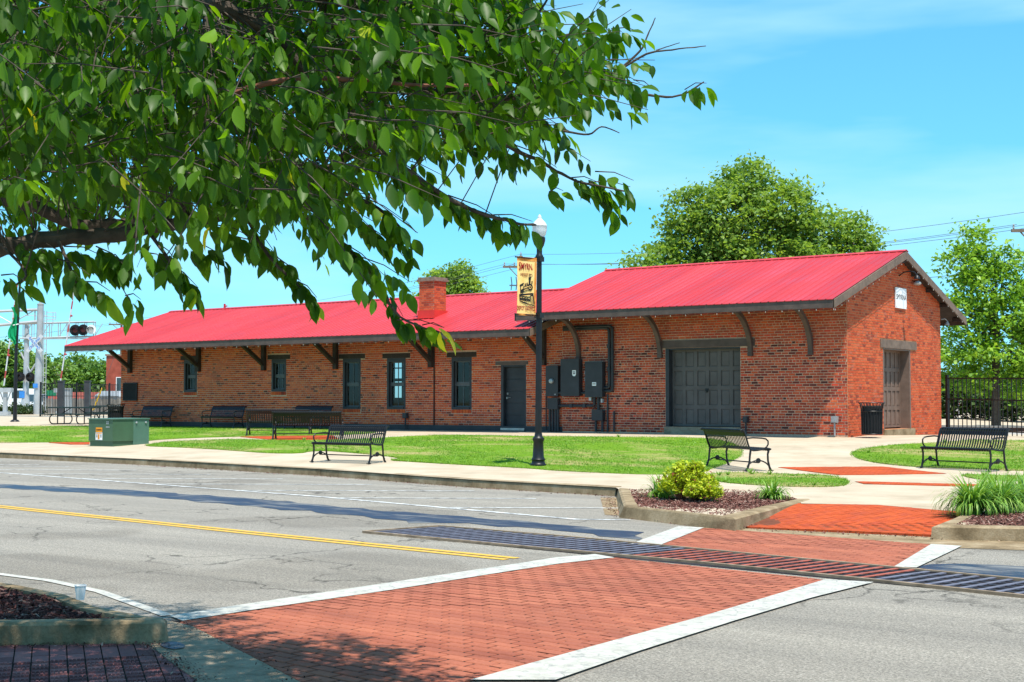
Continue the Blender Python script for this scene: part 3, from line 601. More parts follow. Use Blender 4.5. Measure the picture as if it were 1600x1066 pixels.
# lawn grass blades: short tufts
def grass(polys, n, hh=.05):
    V = []; F = []; T = []
    areas = []
    for p in polys:
        areas.append(abs(sum(p[i][0]*p[(i+1) % len(p)][1]-p[(i+1) % len(p)][0]*p[i][1] for i in range(len(p))))/2)
    for p, a in zip(polys, areas):
        x0, x1 = min(q[0] for q in p), max(q[0] for q in p); y0, y1 = min(q[1] for q in p), max(q[1] for q in p); k = 0; m = int(n*a/sum(areas))
        while k < m:
            x, y = random.uniform(x0, x1), random.uniform(y0, y1)
            if not inside((x, y), p): continue
            k += 1; z = gz(x, y)+.02; dry = .5+.5*math.sin(x*.9+1.3*math.sin(y*.7))*math.cos(y*1.1+.6*x)
            if dry > .62 and random.random() < .75: continue
            t0 = random.random()*.6+(.4 if dry > .55 else 0)*random.random()
            for _ in range(3):
                a = random.uniform(0, 6.28); h = hh*random.uniform(.4, 1.2); w = .008; lx, ly = random.gauss(0, .025), random.gauss(0, .025); bx, by = x+random.gauss(0, .03), y+random.gauss(0, .03)
                i = len(V); V += [(bx-math.cos(a)*w, by-math.sin(a)*w, z), (bx+math.cos(a)*w, by+math.sin(a)*w, z), (bx+lx, by+ly, z+h)]; F.append((i, i+1, i+2)); T.append(t0)
    for p in polys:               # ragged, longer blades along the edges
        for ex, ey in resample(p+p[:1], .035):
            z = gz(ex, ey)+.0
            for _ in range(2):
                a = random.uniform(0, 6.28); h = random.uniform(.03, .075); w = .008; bx, by = ex+random.gauss(0, .03), ey+random.gauss(0, .03); i = len(V)
                V += [(bx-math.cos(a)*w, by-math.sin(a)*w, z), (bx+math.cos(a)*w, by+math.sin(a)*w, z), (bx+random.gauss(0, .035), by+random.gauss(0, .035), z+h)]; F.append((i, i+1, i+2)); T.append(random.random()*.75)
        for _ in range(14):       # odd weeds
            ex, ey = random.choice(p); ex += random.gauss(0, .3); ey += random.gauss(0, .3)
            if not inside((ex, ey), p): continue
            for _ in range(26):
                a = random.uniform(0, 6.28); h = random.uniform(.06, .14); w = .011; i = len(V); z = gz(ex, ey)
                V += [(ex-math.sin(a)*w, ey+math.cos(a)*w, z), (ex+math.sin(a)*w, ey-math.cos(a)*w, z), (ex+math.cos(a)*h*.8, ey+math.sin(a)*h*.8, z+h)]; F.append((i, i+1, i+2)); T.append(.15+random.random()*.4)
    q = MB(); q.v, q.f, q.t = V, F, T
    o = q.build('grass', 'grass_blade', tint=True); o['kind'] = 'stuff'
grass([P[n] for n in ('lawn_a', 'lawn_c', 'lawn_d', 'lawn_e', 'lawn_f')], 52000, .032)
# ------------------------------------------------------------------ the depot
FX0, FX1, FW = -9.5, 0., 7.5           # freight section
LX0 = -31.25
ZE, ZR, OY, OX = 4.34, 6.08, 1.58, .30         # freight roof edge top, ridge, overhangs
ZE2, ZR2, OY2, OLX = 3.85, 5.51, 1.70, 1.375
YR = 3.75
S1 = (ZR-ZE)/(YR+OY); S2 = (ZR2-ZE2)/(YR+OY2)
depot = thing('depot_building', 'long red brick railway depot with a red metal roof, low wing and taller freight end', 'building', (-15, 0, ZB))
def part(mb, name, mat, parent=None, **k): return mb.build(name, mat, parent or depot, True, **k)
OPEN_F = [(-5.76, -3.27, .84, 3.19)]
OPEN_L = [(-27.41, -26.65, 1.96, 3.21), (-22.55, -21.79, 1.96, 3.15), (-18.95, -18.10, 1.33, 3.11), (-16.87, -16.02, 1.33, 3.09), (-14.0, -13.15, 1.33, 3.07), (-11.93, -10.93, .68, 2.78)]
OPEN_G = [(2.60, 4.80, .78, 3.16)]
def wall_core(mb, M, u0, u1, z0, ztop, opens, depth=.3, back=True):
    us = sorted({u0, u1, *[o[0] for o in opens], *[o[1] for o in opens]}); zs = sorted({z0, *[o[2] for o in opens], *[o[3] for o in opens]})
    for i in range(len(us)-1):
        for j in range(len(zs)):
            za = zs[j]; a, b = us[i], us[i+1]
            if any(a >= o[0]-1e-6 and b <= o[1]+1e-6 and za >= o[2]-1e-6 and za < o[3]-1e-6 for o in opens): continue
            if j+1 < len(zs): zb0 = zb1 = zs[j+1]
            else: zb0, zb1 = ztop(a), ztop(b)
            for d in (0, depth):
                pts = [M(a, d, za), M(b, d, za), M(b, d, zb1), M(a, d, zb0)]
                if j+1 == len(zs):
                    m = (a+b)/2
                    apx = [u for u in (YR,) if a < u < b and abs(ztop(u)-(zb0+(zb1-zb0)*(u-a)/(b-a))) > .05]
                    if apx: pts = pts[:3]+[M(apx[0], d, ztop(apx[0]))]+pts[3:]
                mb.quad(*pts)
    for o in opens:
        mb.quad(M(o[0], 0, o[2]), M(o[0], depth, o[2]), M(o[0], depth, o[3]), M(o[0], 0, o[3])); mb.quad(M(o[1], 0, o[2]), M(o[1], depth, o[2]), M(o[1], depth, o[3]), M(o[1], 0, o[3]))
        mb.quad(M(o[0], 0, o[3]), M(o[1], 0, o[3]), M(o[1], depth, o[3]), M(o[0], depth, o[3])); mb.quad(M(o[0], 0, o[2]), M(o[1], 0, o[2]), M(o[1], depth, o[2]), M(o[0], depth, o[2]))
MF = lambda u, d, z: (u, d+.006, z); MFo = lambda u, d, z: (u, d-.03+.006, z)
MG = lambda u, d, z: (-d-.006, u, z)
core = MB(); wall_core(core, MF, LX0, FX0, .5, lambda u: 4.25, OPEN_L); w_low = part(core, 'wall', 'mortar'); w_low['label'] = 'low wing front wall with five windows and a door'
core = MB(); wall_core(core, MFo, FX0, FX1-.008, .5, lambda u: 4.72, OPEN_F); core.quad((FX0, -.016, .5), (FX0, -.016, 4.7), (FX0, .3, 4.7), (FX0, .3, .5)); w_fr = part(core, 'wall', 'mortar'); w_fr['label'] = 'taller freight front wall with garage door'
gt = lambda u: ZE-.12+S1*(YR+OY-abs(u-YR))
core = MB(); wall_core(core, MG, -.022, FW, .3, gt, OPEN_G); w_g = part(core, 'wall', 'mortar_gable'); w_g['label'] = 'orange red sunlit gable end wall'
rear = MB(); h = [(-23.9, -22.0)]
rear.box(LX0, -23.9, FW-.3, FW, .3, 4.2); rear.box(-22.0, FX0, FW-.3, FW, .3, 4.2); rear.box(-23.9, -22.0, FW-.3, FW, .3, 1.75); rear.box(-23.9, -22.0, FW-.3, FW, 3.25, 4.2); rear.box(FX0, -.34, FW-.3, FW-.002, .3, 4.7)
rear.box(LX0-.001, LX0+.3, .32, FW-.31, .3, 4.2); part(rear, 'wall', 'brick_far')['label'] = 'plain rear and west walls'
gb = MB(); gb.prism([(LX0+.01, 0, 4.2), (LX0+.01, FW, 4.2), (LX0+.01, YR, ZR2-.12)], (0, 0, 0), (.25, 0, 0)); gb.prism([(FX0, 0, 4.3), (FX0, FW, 4.3), (FX0, YR, ZR-.14)], (.02, 0, 0), (.25, 0, 0)); part(gb, 'wall', 'brick_far')['label'] = 'west gable walls under the roofs'
inn = MB(); inn.quad((LX0+.4, .4, 4.0), (FX0, .4, 4.0), (FX0, FW-.4, 4.0), (LX0+.4, FW-.4, 4.0)); inn.quad((LX0+.4, .4, .78), (FX0, .4, .78), (FX0, FW-.4, .78), (LX0+.4, FW-.4, .78)); part(inn, 'interior_floor', 'interior')
# bricks -------------------------------------------------------------
CH_, BL_, JT = .0755, .214, .0145
def lay(u0, u1, z0, ztop, opens, y0, soldier=()):
    out = []; c = 0; z = z0
    while True:
        zt = ztop
        segs = [(u0, u1)]
        zm = z+CH_/2
        if callable(ztop):
            lim = ztop(zm)
            if lim is None: break
            segs = [lim]
        elif zm+CH_/2 > ztop: break
        for o in opens:
            if o[2]-.02 < zm < o[3]+.02:
                ns = []
                for a, b in segs:
                    if o[1] <= a or o[0] >= b: ns.append((a, b)); continue
                    if o[0] > a+.02: ns.append((a, o[0]))
                    if o[1] < b-.02: ns.append((o[1], b))
                segs = ns
        head = c % 7 == 6; L_ = BL_/2 if head else BL_; off = (L_/2 if c % 2 else 0)+(c*.013) % .05
        for a, b in segs:
            u = u0+off-L_*math.ceil((u0+off-a)/L_+1) if True else 0
            while u < b:
                p, q = max(u, a), min(u+L_, b)
                if q-p > .035: out.append((p+JT/2, q-JT/2, z+JT/2+random.gauss(0, .0012), z+CH_-JT/2+random.gauss(0, .0012)))
                u += L_
        c += 1; z += CH_
        if c > 200: break
    return out
bricks_l = lay(LX0, FX0, .80, 4.2, OPEN_L+[(a-.2, b+.2, d, d+.17) for a, b, c, d in OPEN_L[:5]]+[(-12.15, -10.85, 2.75, 2.90)]+[(a-.02, b+.02, c-.13, c) for a, b, c, d in OPEN_L[:5]], 0)
bricks_f = lay(FX0, FX1, .66, 4.72, OPEN_F+[(-5.86, -2.8, 3.17, 3.42), (-5.76, -3.27, .6, .84)], 0)
def glim(z):
    if z > ZE-.12+S1*(YR+OY)-.1: return None
    if z <= gt(0)-.05: return (0, FW)
    k = YR+OY-(z-ZE+.12)/S1; return (YR-k, YR+k)
bricks_g = lay(0, FW, .42, glim, OPEN_G+[(2.38, 5.30, 3.14, 3.42), (2.55, 5.05, .6, .78)], 0)
def brick_verts(kind, b, pr):
    u0, u1, z0, z1 = b
    if kind == 'l': f = lambda u, d, z: (u, -pr+d, z)
    elif kind == 'f': f = lambda u, d, z: (u, -.03-pr+d, z)
    else: f = lambda u, d, z: (pr-d, u, z)
    r = .003
    return [f(u0+r, 0, z0+r), f(u1-r, 0, z0+r), f(u1-r, 0, z1-r), f(u0+r, 0, z1-r), f(u0, .02, z0), f(u1, .02, z0), f(u1, .02, z1), f(u0, .02, z1)]
BF = [(0, 1, 2, 3), (4, 5, 1, 0), (5, 6, 2, 1), (6, 7, 3, 2), (7, 4, 0, 3)]
full = [b for b in bricks_f if b[1]-b[0] > .19]
full.sort(key=lambda b: -b[0]); chosen = [b for b in full if b[0] > -3.2 and .75 < b[2] < 3.2][:300]; chs = set(chosen)
bm_ = []
for k in range(5):
    q = MB(); hl, hh = (BL_-JT)/2, (CH_-JT)/2; r = .004; j = [random.uniform(-.003, .003) for _ in range(4)]
    q.add([(-hl+r, -j[0], -hh+r), (hl-r, -j[1], -hh+r), (hl-r, -j[2], hh-r), (-hl+r, -j[3], hh-r), (-hl, .022, -hh), (hl, .022, -hh), (hl, .022, hh), (-hl, .022, hh)], BF)
    bm_.append(q.mesh('brick', 'brick_old_single'))
for b in chosen:
    inst('brick', random.choice(bm_), w_fr, ((b[0]+b[1])/2+15, -.03-random.uniform(-.001, .005), (b[2]+b[3])/2-ZB), (random.gauss(0, .012), 0, random.gauss(0, .008)), ((b[1]-b[0])/(BL_-JT), 1, 1))
for kind, bl, mat, par in (('l', bricks_l, 'brick_wing', w_low), ('f', [b for b in bricks_f if b not in chs], 'brick_old', w_fr), ('g', bricks_g, 'brick_gable', w_g)):
    q = MB()
    for b in bl:
        t = random.random()
        if kind == 'f' and b[3] > 3.3: t = .3+.7*t
        q.add(brick_verts(kind, b, random.uniform(-.002, .006)), BF, t)
    o = part(q, 'brickwork', mat, par, tint=True); o['kind'] = 'stuff'
# base course, painted dark for the shade at the wall foot; pilaster joint
q = MB(); q.box(LX0, FX0-.01, -.05, .01, .5, .80); part(q, 'shaded_base_course', 'charcoal')
q = MB(); q.box(-14.755, -14.72, -.04, .0, .8, 4.0); part(q, 'downpipe', 'bracket_wood')
# roof ---------------------------------------------------------------
def panel_mesh(w, L_, slope, mat):
    prof = [(0, 0), (.012, .016), (.03, .016), (.042, 0)]; pts = []
    for k in range(4): pts += [(k*w/4+a, b) for a, b in prof]
    pts.append((w-.016, 0)); q = MB(); n = len(pts); c = 1/math.sqrt(1+slope*slope)
    for (x, h) in pts: q.v.append((x, -h*slope*c, h*c))
    for (x, h) in pts: q.v.append((x, L_-h*slope*c, L_*slope+h*c))
    for (x, h) in pts: q.v.append((x, -h*slope*c, h*c-.018))
    for i in range(n-1): q.f += [(i, i+1, n+i+1, n+i), (2*n+i, 2*n+i+1, i+1, i)]
    q.t = [0]*len(q.f)
    return q.mesh('roof_panel', mat)
def roof(x0, x1, ye, ze, zr, s, lbl):
    n = round((x1-x0)/.92); w = (x1-x0)/n; L_ = YR-ye
    me = panel_mesh(w, L_, s, 'roof_red')
    dk = MB()
    dk.prism([(x0+.03, ye+.02, ze-.045), (x0+.03, YR, zr-.045), (x0+.03, 2*YR-ye-.02, ze-.045), (x0+.03, 2*YR-ye-.02, ze-.13), (x0+.03, YR, zr-.13), (x0+.03, ye+.02, ze-.13)], (0, 0, 0), (x1-x0-.06, 0, 0))
    rf = part(dk, 'roof', 'soffit'); rf['label'] = lbl
    for i in range(n):
        inst('roof_panel', me, rf, (x0+i*w+15, ye-.04, ze-ZB-.012), (0, 0, 0)); inst('roof_panel', me, rf, (x0+(i+1)*w+15, 2*YR-ye+.04, ze-ZB-.012), (0, 0, math.pi))
    q = MB(); q.prism([(x0-.02, YR-.16, zr-.16*s+.035), (x0-.02, YR, zr+.04), (x0-.02, YR+.16, zr-.16*s+.035), (x0-.02, YR+.16, zr-.16*s+.02), (x0-.02, YR, zr+.015), (x0-.02, YR-.16, zr-.16*s+.02)], (0, 0, 0), (x1-x0+.04, 0, 0)); q.build('ridge_cap', 'roof_red', rf, True)
    f = MB(); f.box(x0, x1, ye-.02, ye+.018, ze-.245, ze-.022); f.build('fascia', 'trim_brown', rf, True); f = MB(); f.box(x0, x1, 2*YR-ye-.018, 2*YR-ye+.02, ze-.245, ze-.022); f.build('fascia', 'trim_brown', rf, True)
    for xx, nm in ((x1, 'trim_sunlit'), (x0, 'trim_brown')):
        for sg in (-1, 1):
            ya = YR+sg*(YR-ye+.02); k = MB()
            k.prism([(xx, ya, ze-.03), (xx, YR, zr-.02), (xx, YR, zr-.25), (xx, ya, ze-.25)], (-.02 if xx == x1 else -.022, 0, 0), (.022 if xx == x1 else .02, 0, 0)); k.build('rake_board', nm, rf, True)
    return rf
rf1 = roof(FX0-.70, FX1+OX, -OY, ZE, ZR, S1, 'higher red metal roof over the freight end')
rf2 = roof(LX0-OLX, FX0-.06, -OY2, ZE2, ZR2, S2, 'lower red metal roof over the long wing')
q = MB(); q.tube([(-29.25, YR, ZR2), (-29.25, YR, ZR2+.2)], .045, 8); q.tube([(-29.25, YR, ZR2+.1), (-29.1, YR, ZR2+.1)], .03, 6); q.build('vent_pipe', 'roof_red', rf2, True)
# purlin ends under gable soffit
q = MB()
for yy in (-1.2, 0, 1.25, 2.5, 5, 6.25, 7.5, 8.7): zz = ZE-.2+S1*(YR+OY-abs(yy-YR)); q.box(-.0, OX-.03, yy-.05, yy+.05, zz-.06, zz+.06)
q.build('purlin', 'soffit', rf1, True)
# chimney --------------------------------------------------------------
cx0, cx1, cy0, cy1, cz0, cz1 = -15.68, -15.0, .3, .95, 4.35, 5.72
q = MB(); q.box(cx0+.012, cx1-.012, cy0+.012, cy1-.012, cz0, cz1); chim = part(q, 'chimney', 'mortar', None)
q = MB(); mlist = []
z = 4.72; c = 0
while z < cz1-.01:
    for side in range(4):
        Ln = (cx1-cx0) if side % 2 == 0 else (cy1-cy0); u = -.107 if c % 2 else 0
        while u < Ln:
            a, b = max(0, u)+JT/2, min(Ln, u+BL_)-JT/2
            if b-a > .03:
                z0, z1 = z+JT/2, z+CH_-JT/2
                if side == 0: f = lambda s, d, zz: (cx0+s, cy0+d, zz)
                elif side == 1: f = lambda s, d, zz: (cx1-d, cy0+s, zz)
                elif side == 2: f = lambda s, d, zz: (cx0+s, cy1-d, zz)
                else: f = lambda s, d, zz: (cx0+d, cy0+s, zz)
                vs = [f(a, 0, z0), f(b, 0, z0), f(b, 0, z1), f(a, 0, z1), f(a, .02, z0), f(b, .02, z0), f(b, .02, z1), f(a, .02, z1)]
                k = MB(); k.add(vs, BF); me = k.mesh('brick', 'brick_gable_single', False, (-15, 0, ZB)); inst('brick', me, chim)
            u += BL_
    z += CH_; c += 1
q = MB(); q.box(cx0-.06, cx1+.06, cy0-.06, cy1+.06, cz1, cz1+.075); q.box(cx0-.03, cx1+.03, cy0-.03, cy1+.03, cz1+.075, cz1+.14); q.build('cap', 'cap_stone', chim, True)
q = MB(); q.box(cx0-.035, cx1+.035, cy0-.035, cy1+.035, 4.3, 4.72); q.box(cx0-.12, cx1+.14, cy0-.2, cy0-.03, 4.43, 4.445); q.build('flashing', 'flashing_red', chim, True)
# windows ----------------------------------------------------------------
def window(o, tall, idx):
    a, b, c, d = o; y = .10; cx = (a+b)/2
    q = MB(); fw = .085
    q.box(a, a+fw, .0, y+.04, c, d); q.box(b-fw, b, .0, y+.04, c, d); q.box(a+fw, b-fw, .0, y+.04, d-fw*1.5, d); q.box(a+fw, b-fw, -.02, y+.04, c, c+fw)
    w = part(q, 'window', 'charcoal')
    q = MB(); q.box(a-.2, b+.2, -.012, .03, d+.002, d+.165); q.build('lintel', 'bracket_wood', w, True)
    k = 7; sw = (b-a)/k
    for i in range(k):
        q = MB(); q.box(a+i*sw+.008, a+(i+1)*sw-.008, -.02, .02, c-.125, c-.008); q.build('brick', 'brick_wing_single', w, True)
    m = (c+d)/2-.02; sy = y+.015; x0, x1 = a+fw, b-fw; z0, z1 = c+fw, d-fw*1.5
    q = MB(); st = .035
    q.box(x0, x1, sy-.02, sy+.025, m-.03, m+.03)
    for (za, zb_) in ((z0, m-.03), (m+.03, z1)):
        q.box(x0, x0+st, sy-.012, sy+.02, za, zb_); q.box(x1-st, x1, sy-.012, sy+.02, za, zb_)
        q.box(x0+st, x1-st, sy-.012, sy+.02, za, za+st); q.box(x0+st, x1-st, sy-.012, sy+.02, zb_-st, zb_)
    nc = 2 if tall else 3
    for j in range(1, nc):
        xx = x0+(x1-x0)*j/nc; q.box(xx-.012, xx+.012, sy-.008, sy+.016, z0+st, m-.03-st); q.box(xx-.012, xx+.012, sy-.008, sy+.016, m+.03+st, z1-st)
    q.build('sash', 'sash_grey', w, True)
    for j in range(nc):
        xa = x0+(x1-x0)*j/nc+.006; xb = x0+(x1-x0)*(j+1)/nc-.006
        for (za, zb_) in ((z0+.01, m-.01), (m+.01, z1-.01)):
            q = MB(); tw = random.uniform(-.003, .003); q.quad((xa, sy+.006+tw, za), (xb, sy+.006-tw, za), (xb, sy+.006-tw, zb_), (xa, sy+.006+tw, zb_)); q.build('pane', 'window_glass', w, True)
    return w
for i, o in enumerate(OPEN_L[:5]): window(o, i >= 2, i)
# rear window seen through the front one
q = MB(); q.box(-23.9, -22.0, FW-.2, FW-.12, 2.42, 2.55); q.box(-23.02, -22.9, FW-.2, FW-.12, 1.75, 3.25)
for xx in (-23.5, -22.45): q.box(xx-.03, xx+.03, FW-.19, FW-.13, 1.75, 3.25)
q.box(-23.9, -22.0, FW-.19, FW-.13, 2.95, 3.0); part(q, 'window', 'charcoal')['label'] = 'rear window seen through the front pane'
# doors --------------------------------------------------------------------
def panel_door(name, M, u0, u1, z0, z1, rows, cols, depth, mat, pm=None, lbl=None, margin=.05):
    q = MB(); 
    pts = lambda a, b, c, d, e, f: [M(x, y, z) for (x, y, z) in ((a, c, e), (b, c, e), (b, d, e), (a, d, e), (a, c, f), (b, c, f), (b, d, f), (a, d, f))]
    FB = [(0, 3, 2, 1), (4, 5, 6, 7), (0, 1, 5, 4), (1, 2, 6, 5), (2, 3, 7, 6), (3, 0, 4, 7)]
    q.add(pts(u0, u1, depth+.03, depth+.07, z0, z1), FB)
    pw, ph = (u1-u0)/cols, (z1-z0)/rows; st = .055
    for i in range(cols+1):
        a = u0+i*pw; q.add(pts(max(u0, a-st), min(u1, a+st), depth, depth+.031, z0, z1), FB)
    for j in range(rows+1):
        c = z0+j*ph
        for i in range(cols):
            a = u0+i*pw; q.add(pts(a+st, a+pw-st, depth+.001, depth+.031, max(z0, c-st), min(z1, c+st)), FB)
    dr_ = part(q, name, mat)
    if lbl: dr_['label'] = lbl
    for i in range(cols):
        for j in range(rows):
            a, c = u0+i*pw+st+.02, z0+j*ph+st+.02; k = MB(); b, d = u0+(i+1)*pw-st-.02, z0+(j+1)*ph-st-.02; e = .02
            k.add([M(a, depth+.03, c), M(b, depth+.03, c), M(b, depth+.03, d), M(a, depth+.03, d), M(a+e, depth+.02, c+e), M(b-e, depth+.02, c+e), M(b-e, depth+.02, d-e), M(a+e, depth+.02, d-e)], [(4, 5, 6, 7), (0, 1, 5, 4), (1, 2, 6, 5), (2, 3, 7, 6), (3, 0, 4, 7)])
            k.build('door_panel', mat, dr_, True)
    return dr_
Mf = lambda u, d, z: (u, d-.03, z)
gd = panel_door('garage_door', Mf, -5.64, -3.28, .86, 3.14, 4, 6, .22, 'door_grey', lbl='wide charcoal garage door of raised panels')
q = MB(); q.box(-4.53, -4.42, .175, .19, 1.9, 1.98); q.box(-4.49, -4.46, .15, .19, 1.86, 1.93); q.build('handle', 'black_metal', gd, True)
q = MB(); q.box(-5.76, -5.64, -.025, .24, .84, 3.19); q.box(-3.28, -3.22, .02, .24, .84, 3.19); q.box(-5.64, -3.28, .0, .24, 3.14, 3.19); part(q, 'door_frame', 'charcoal')
q = MB(); q.box(-5.86, -2.8, -.06, .05, 3.195, 3.415); part(q, 'lintel', 'trim_brown')
q = MB(); q.box(-5.78, -3.25, -.10, .3, .5, .845); part(q, 'door_sill', 'apron_concrete')
MD = lambda u, d, z: (-d, u, z)
ed = panel_door('end_door', MD, 2.66, 4.72, .82, 3.12, 4, 6, .30, 'door_brown', lbl='brown panelled door in the gable end')
q = MB(); q.box(-.36, .004, 4.72, 4.80, .78, 3.16); q.box(-.36, .004, 2.60, 2.66, .78, 3.16); q.box(-.36, -.0, 2.66, 4.72, 3.12, 3.16); part(q, 'door_frame', 'door_brown')
q = MB(); q.box(-.05, .03, 2.39, 5.29, 3.165, 3.41); part(q, 'lintel', 'trim_sunlit')
q = MB(); q.box(-.34, .05, 2.56, 5.04, .55, .775); part(q, 'door_sill', 'kerb_concrete')
# personnel door with horizontal boards
q = MB(); q.box(-11.83, -11.0, .15, .19, .74, 2.72); pd = part(q, 'door', 'charcoal'); pd['label'] = 'narrow dark grey boarded door in the low wing'
for j in range(5):
    q = MB(); z0 = .76+j*.39; q.box(-11.81, -11.02, .13, .151, z0+.012, z0+.378); q.build('door_board', 'charcoal', pd, True)
q = MB(); q.box(-11.78, -11.74, .08, .131, 1.68, 1.74); q.tube([(-11.76, .09, 1.72), (-11.62, .09, 1.72)], .012, 6); q.box(-11.79, -11.73, .12, .131, 1.82, 1.88); q.build('handle', 'steel', pd, True)
q = MB(); q.box(-11.93, -11.83, -.01, .2, .68, 2.78); q.box(-11.0, -10.93, .0, .2, .68, 2.78); q.box(-11.83, -11.0, .0, .2, 2.72, 2.78); part(q, 'door_frame', 'charcoal')
q = MB(); q.box(-12.15, -10.85, -.02, .03, 2.785, 2.895); part(q, 'lintel', 'trim_brown'); q = MB(); q.box(-11.9, -10.95, -.08, .15, .66, .735); part(q, 'door_sill', 'steel')
# brackets -----------------------------------------------------------------------
for x in (-30.60, -26.50, -22.90, -19.25, -14.85, -10.2):
    q = MB(); zt = 3.85-.13+S2*OY2-.03
    q.box(x-.08, x+.08, -.14, .0, 2.75, zt-.04); q.beam((x, -.07, 2.95), (x, -1.25, 3.74), .13, .13, (1, 0, 0)); q.beam((x, 0, zt-.10), (x, -1.55, zt-.10-1.55*S2), .13, .12, (1, 0, 0)); part(q, 'bracket', 'bracket_wood')
for x in (-8.85, -5.92, -2.92, -1.06):
    q = MB(); pts = [(x, -.06-1.30*(1-math.cos(t)), 2.97+1.30*math.sin(t)*.96) for t in [i*math.pi/2/9 for i in range(10)]]
    for a, b in zip(pts[:-1], pts[1:]): q.beam(a, b, .12, .13, (1, 0, 0))
    q.box(x-.07, x+.07, -.13, -.03, 2.9, 3.0); part(q, 'bracket', 'trim_brown')
# things fixed on the walls ---------------------------------------------------------
lt = thing('string_lights', 'strings of small white bulbs hung along the eaves and gable edge of the depot', 'string lights', (-15, -1.5, 4))
c = MB(); bu = MB()
def run(p0, p1, sp, sag=.03):
    p0, p1 = Vector(p0), Vector(p1); n = max(2, int((p1-p0).length/sp)); pts = []
    for i in range(n+1):
        p = p0.lerp(p1, i/n); pts.append(p); pts.append(p.lerp(p0.lerp(p1, min(1, (i+1)/n)), .5)-Vector((0, 0, sag)))
        q = p-Vector((0, 0, .05)); bu.lathe([(.003, .05), (.006, .03), (.0095, .014), (.007, 0), (.003, -.006)], q, 6)
    c.tube(pts[:-1], .006, 4)
run((FX0-.65, -OY-.03, ZE-.26), (OX, -OY-.03, ZE-.26), .48); run((LX0-OLX, -OY2-.03, ZE2-.26), (FX0-.2, -OY2-.03, ZE2-.26), .55)
run((OX+.03, -OY, ZE-.27), (OX+.03, YR, ZR-.27), .45); run((OX+.03, YR, ZR-.27), (OX+.03, 2*YR+OY, ZE-.27), .45)
c.build('cord', 'ink_black', lt, True); o = bu.build('bulbs', 'bulb', lt, True, smooth=True); o['kind'] = 'stuff'
# ------------------------------------------------------------------ electrical gear, signs and lamps on the walls
def rbox(x0, x1, y0, y1, z0, z1, mb=None): return (mb or MB()).box(x0, x1, y0, y1, z0, z1)
def wall_box(name, label, cat, x0, x1, z0, z1, dep, yb=-.03, group=None):
    w, h = x1-x0, z1-z0; t = thing(name, label, cat, ((x0+x1)/2, yb-dep, z0), 0, group)
    q = MB(); q.box(-w/2, w/2, .02, dep, 0, h); q.build('body', 'charcoal', t)
    q = MB(); q.box(-w/2-.012, w/2+.012, 0, .022, -.012, h+.012); q.build('cover', 'charcoal', t)
    return t
EG = 'electrical boxes on the brick wall'
t = wall_box('electrical_box', 'dark electrical box with a round glass meter in its front', 'electrical box', -10.02, -9.58, 1.77, 2.72, .18, 0, EG)
q = MB(); q.lathe([(.075, 0), (.08, .03), (.07, .07), (.02, .09)], (0, 0, 0), 16); o = q.build('meter', 'galvanised', t, smooth=True); o.location = (0, 0, .47); o.rotation_euler = (math.pi/2, 0, 0)
q = MB(); q.box(.10, .16, -.012, -.001, .03, .07); q.build('latch', 'plastic_grey', t)
t = wall_box('electrical_box', 'tallest dark electrical box with a small white shield sticker', 'electrical box', -9.39, -8.73, 1.77, 2.92, .24, -.03, EG)
q = MB(); q.quad((.10, -.004, .66), (.13, -.004, .62), (.17, -.004, .61), (.21, -.004, .62), (.24, -.004, .66), (.24, -.004, .80), (.10, -.004, .80)); q.build('sticker', 'white_paint', t); q = MB(); q.quad((.13, -.007, .68), (.21, -.007, .68), (.21, -.007, .71), (.13, -.007, .71)); q.quad((.13, -.007, .73), (.21, -.007, .73), (.21, -.007, .76), (.13, -.007, .76)); q.build('sticker_print', 'ink_grey', t)
t = wall_box('electrical_box', 'dark electrical box with a white label nearest the garage door', 'electrical box', -8.49, -7.88, 1.74, 2.82, .22, -.03, EG)
q = MB(); q.quad((-.05, -.004, .34), (.10, -.004, .34), (.10, -.004, .45), (-.05, -.004, .45)); q.build('sticker', 'white_paint', t); q = MB(); q.quad((-.03, -.007, .38), (.08, -.007, .38), (.08, -.007, .395), (-.03, -.007, .395)); q.quad((-.03, -.007, .41), (.08, -.007, .41), (.08, -.007, .425), (-.03, -.007, .425)); q.build('sticker_print', 'ink_grey', t)
for z in (.55, .75):
    q = MB(); q.box(-.38, -.32, .08, .16, z-.06, z+.06); q.build('fitting', 'galvanised', t)
wall_box('junction_box', 'small dark junction box under the meter box', 'junction box', -9.95, -9.58, 1.36, 1.69, .2, 0, EG)
wall_box('junction_box', 'small dark junction box low on the wall above three pipes', 'junction box', -8.26, -7.89, 1.02, 1.33, .2, -.03, EG)
t = thing('electrical_conduit', 'dark conduit pipes linking the electrical boxes and rising to the eaves', 'conduit', (-8.8, -.1, ZB))
def pipe(pts, r):
    q = MB(); q.tube(pts, r, 8); part(q, 'pipe', 'charcoal', t, smooth=True)
def bend(a, b, c, r=.14, n=5):
    a, b, c = Vector(a), Vector(b), Vector(c); p = b+(a-b).normalized()*r; q_ = b+(c-b).normalized()*r
    return [tuple((1-s)**2*p+2*s*(1-s)*b+s*s*q_) for s in [i/n for i in range(n+1)]]
for dx, dz in ((0, 0), (.115, .10)):
    a, b, c, d = (-9.4, -.11, 3.86+dz*.6), (-7.70+dx, -.11, 3.86+dz*.6), (-7.70+dx, -.11, 2.02-dz), (-7.9, -.11, 2.02-dz)
    pipe([a]+bend(a, b, c)+bend(b, c, d, .08)+[d], .048)
pipe([(-9.6, -.12, 1.86), (-9.38, -.12, 1.86)], .045); pipe([(-8.74, -.12, 1.86), (-8.48, -.12, 1.86)], .045); pipe([(-9.58, -.1, 1.46), (-8.3, -.1, 1.46), (-8.25, -.1, 1.5), (-8.25, -.1, 1.75)], .045)
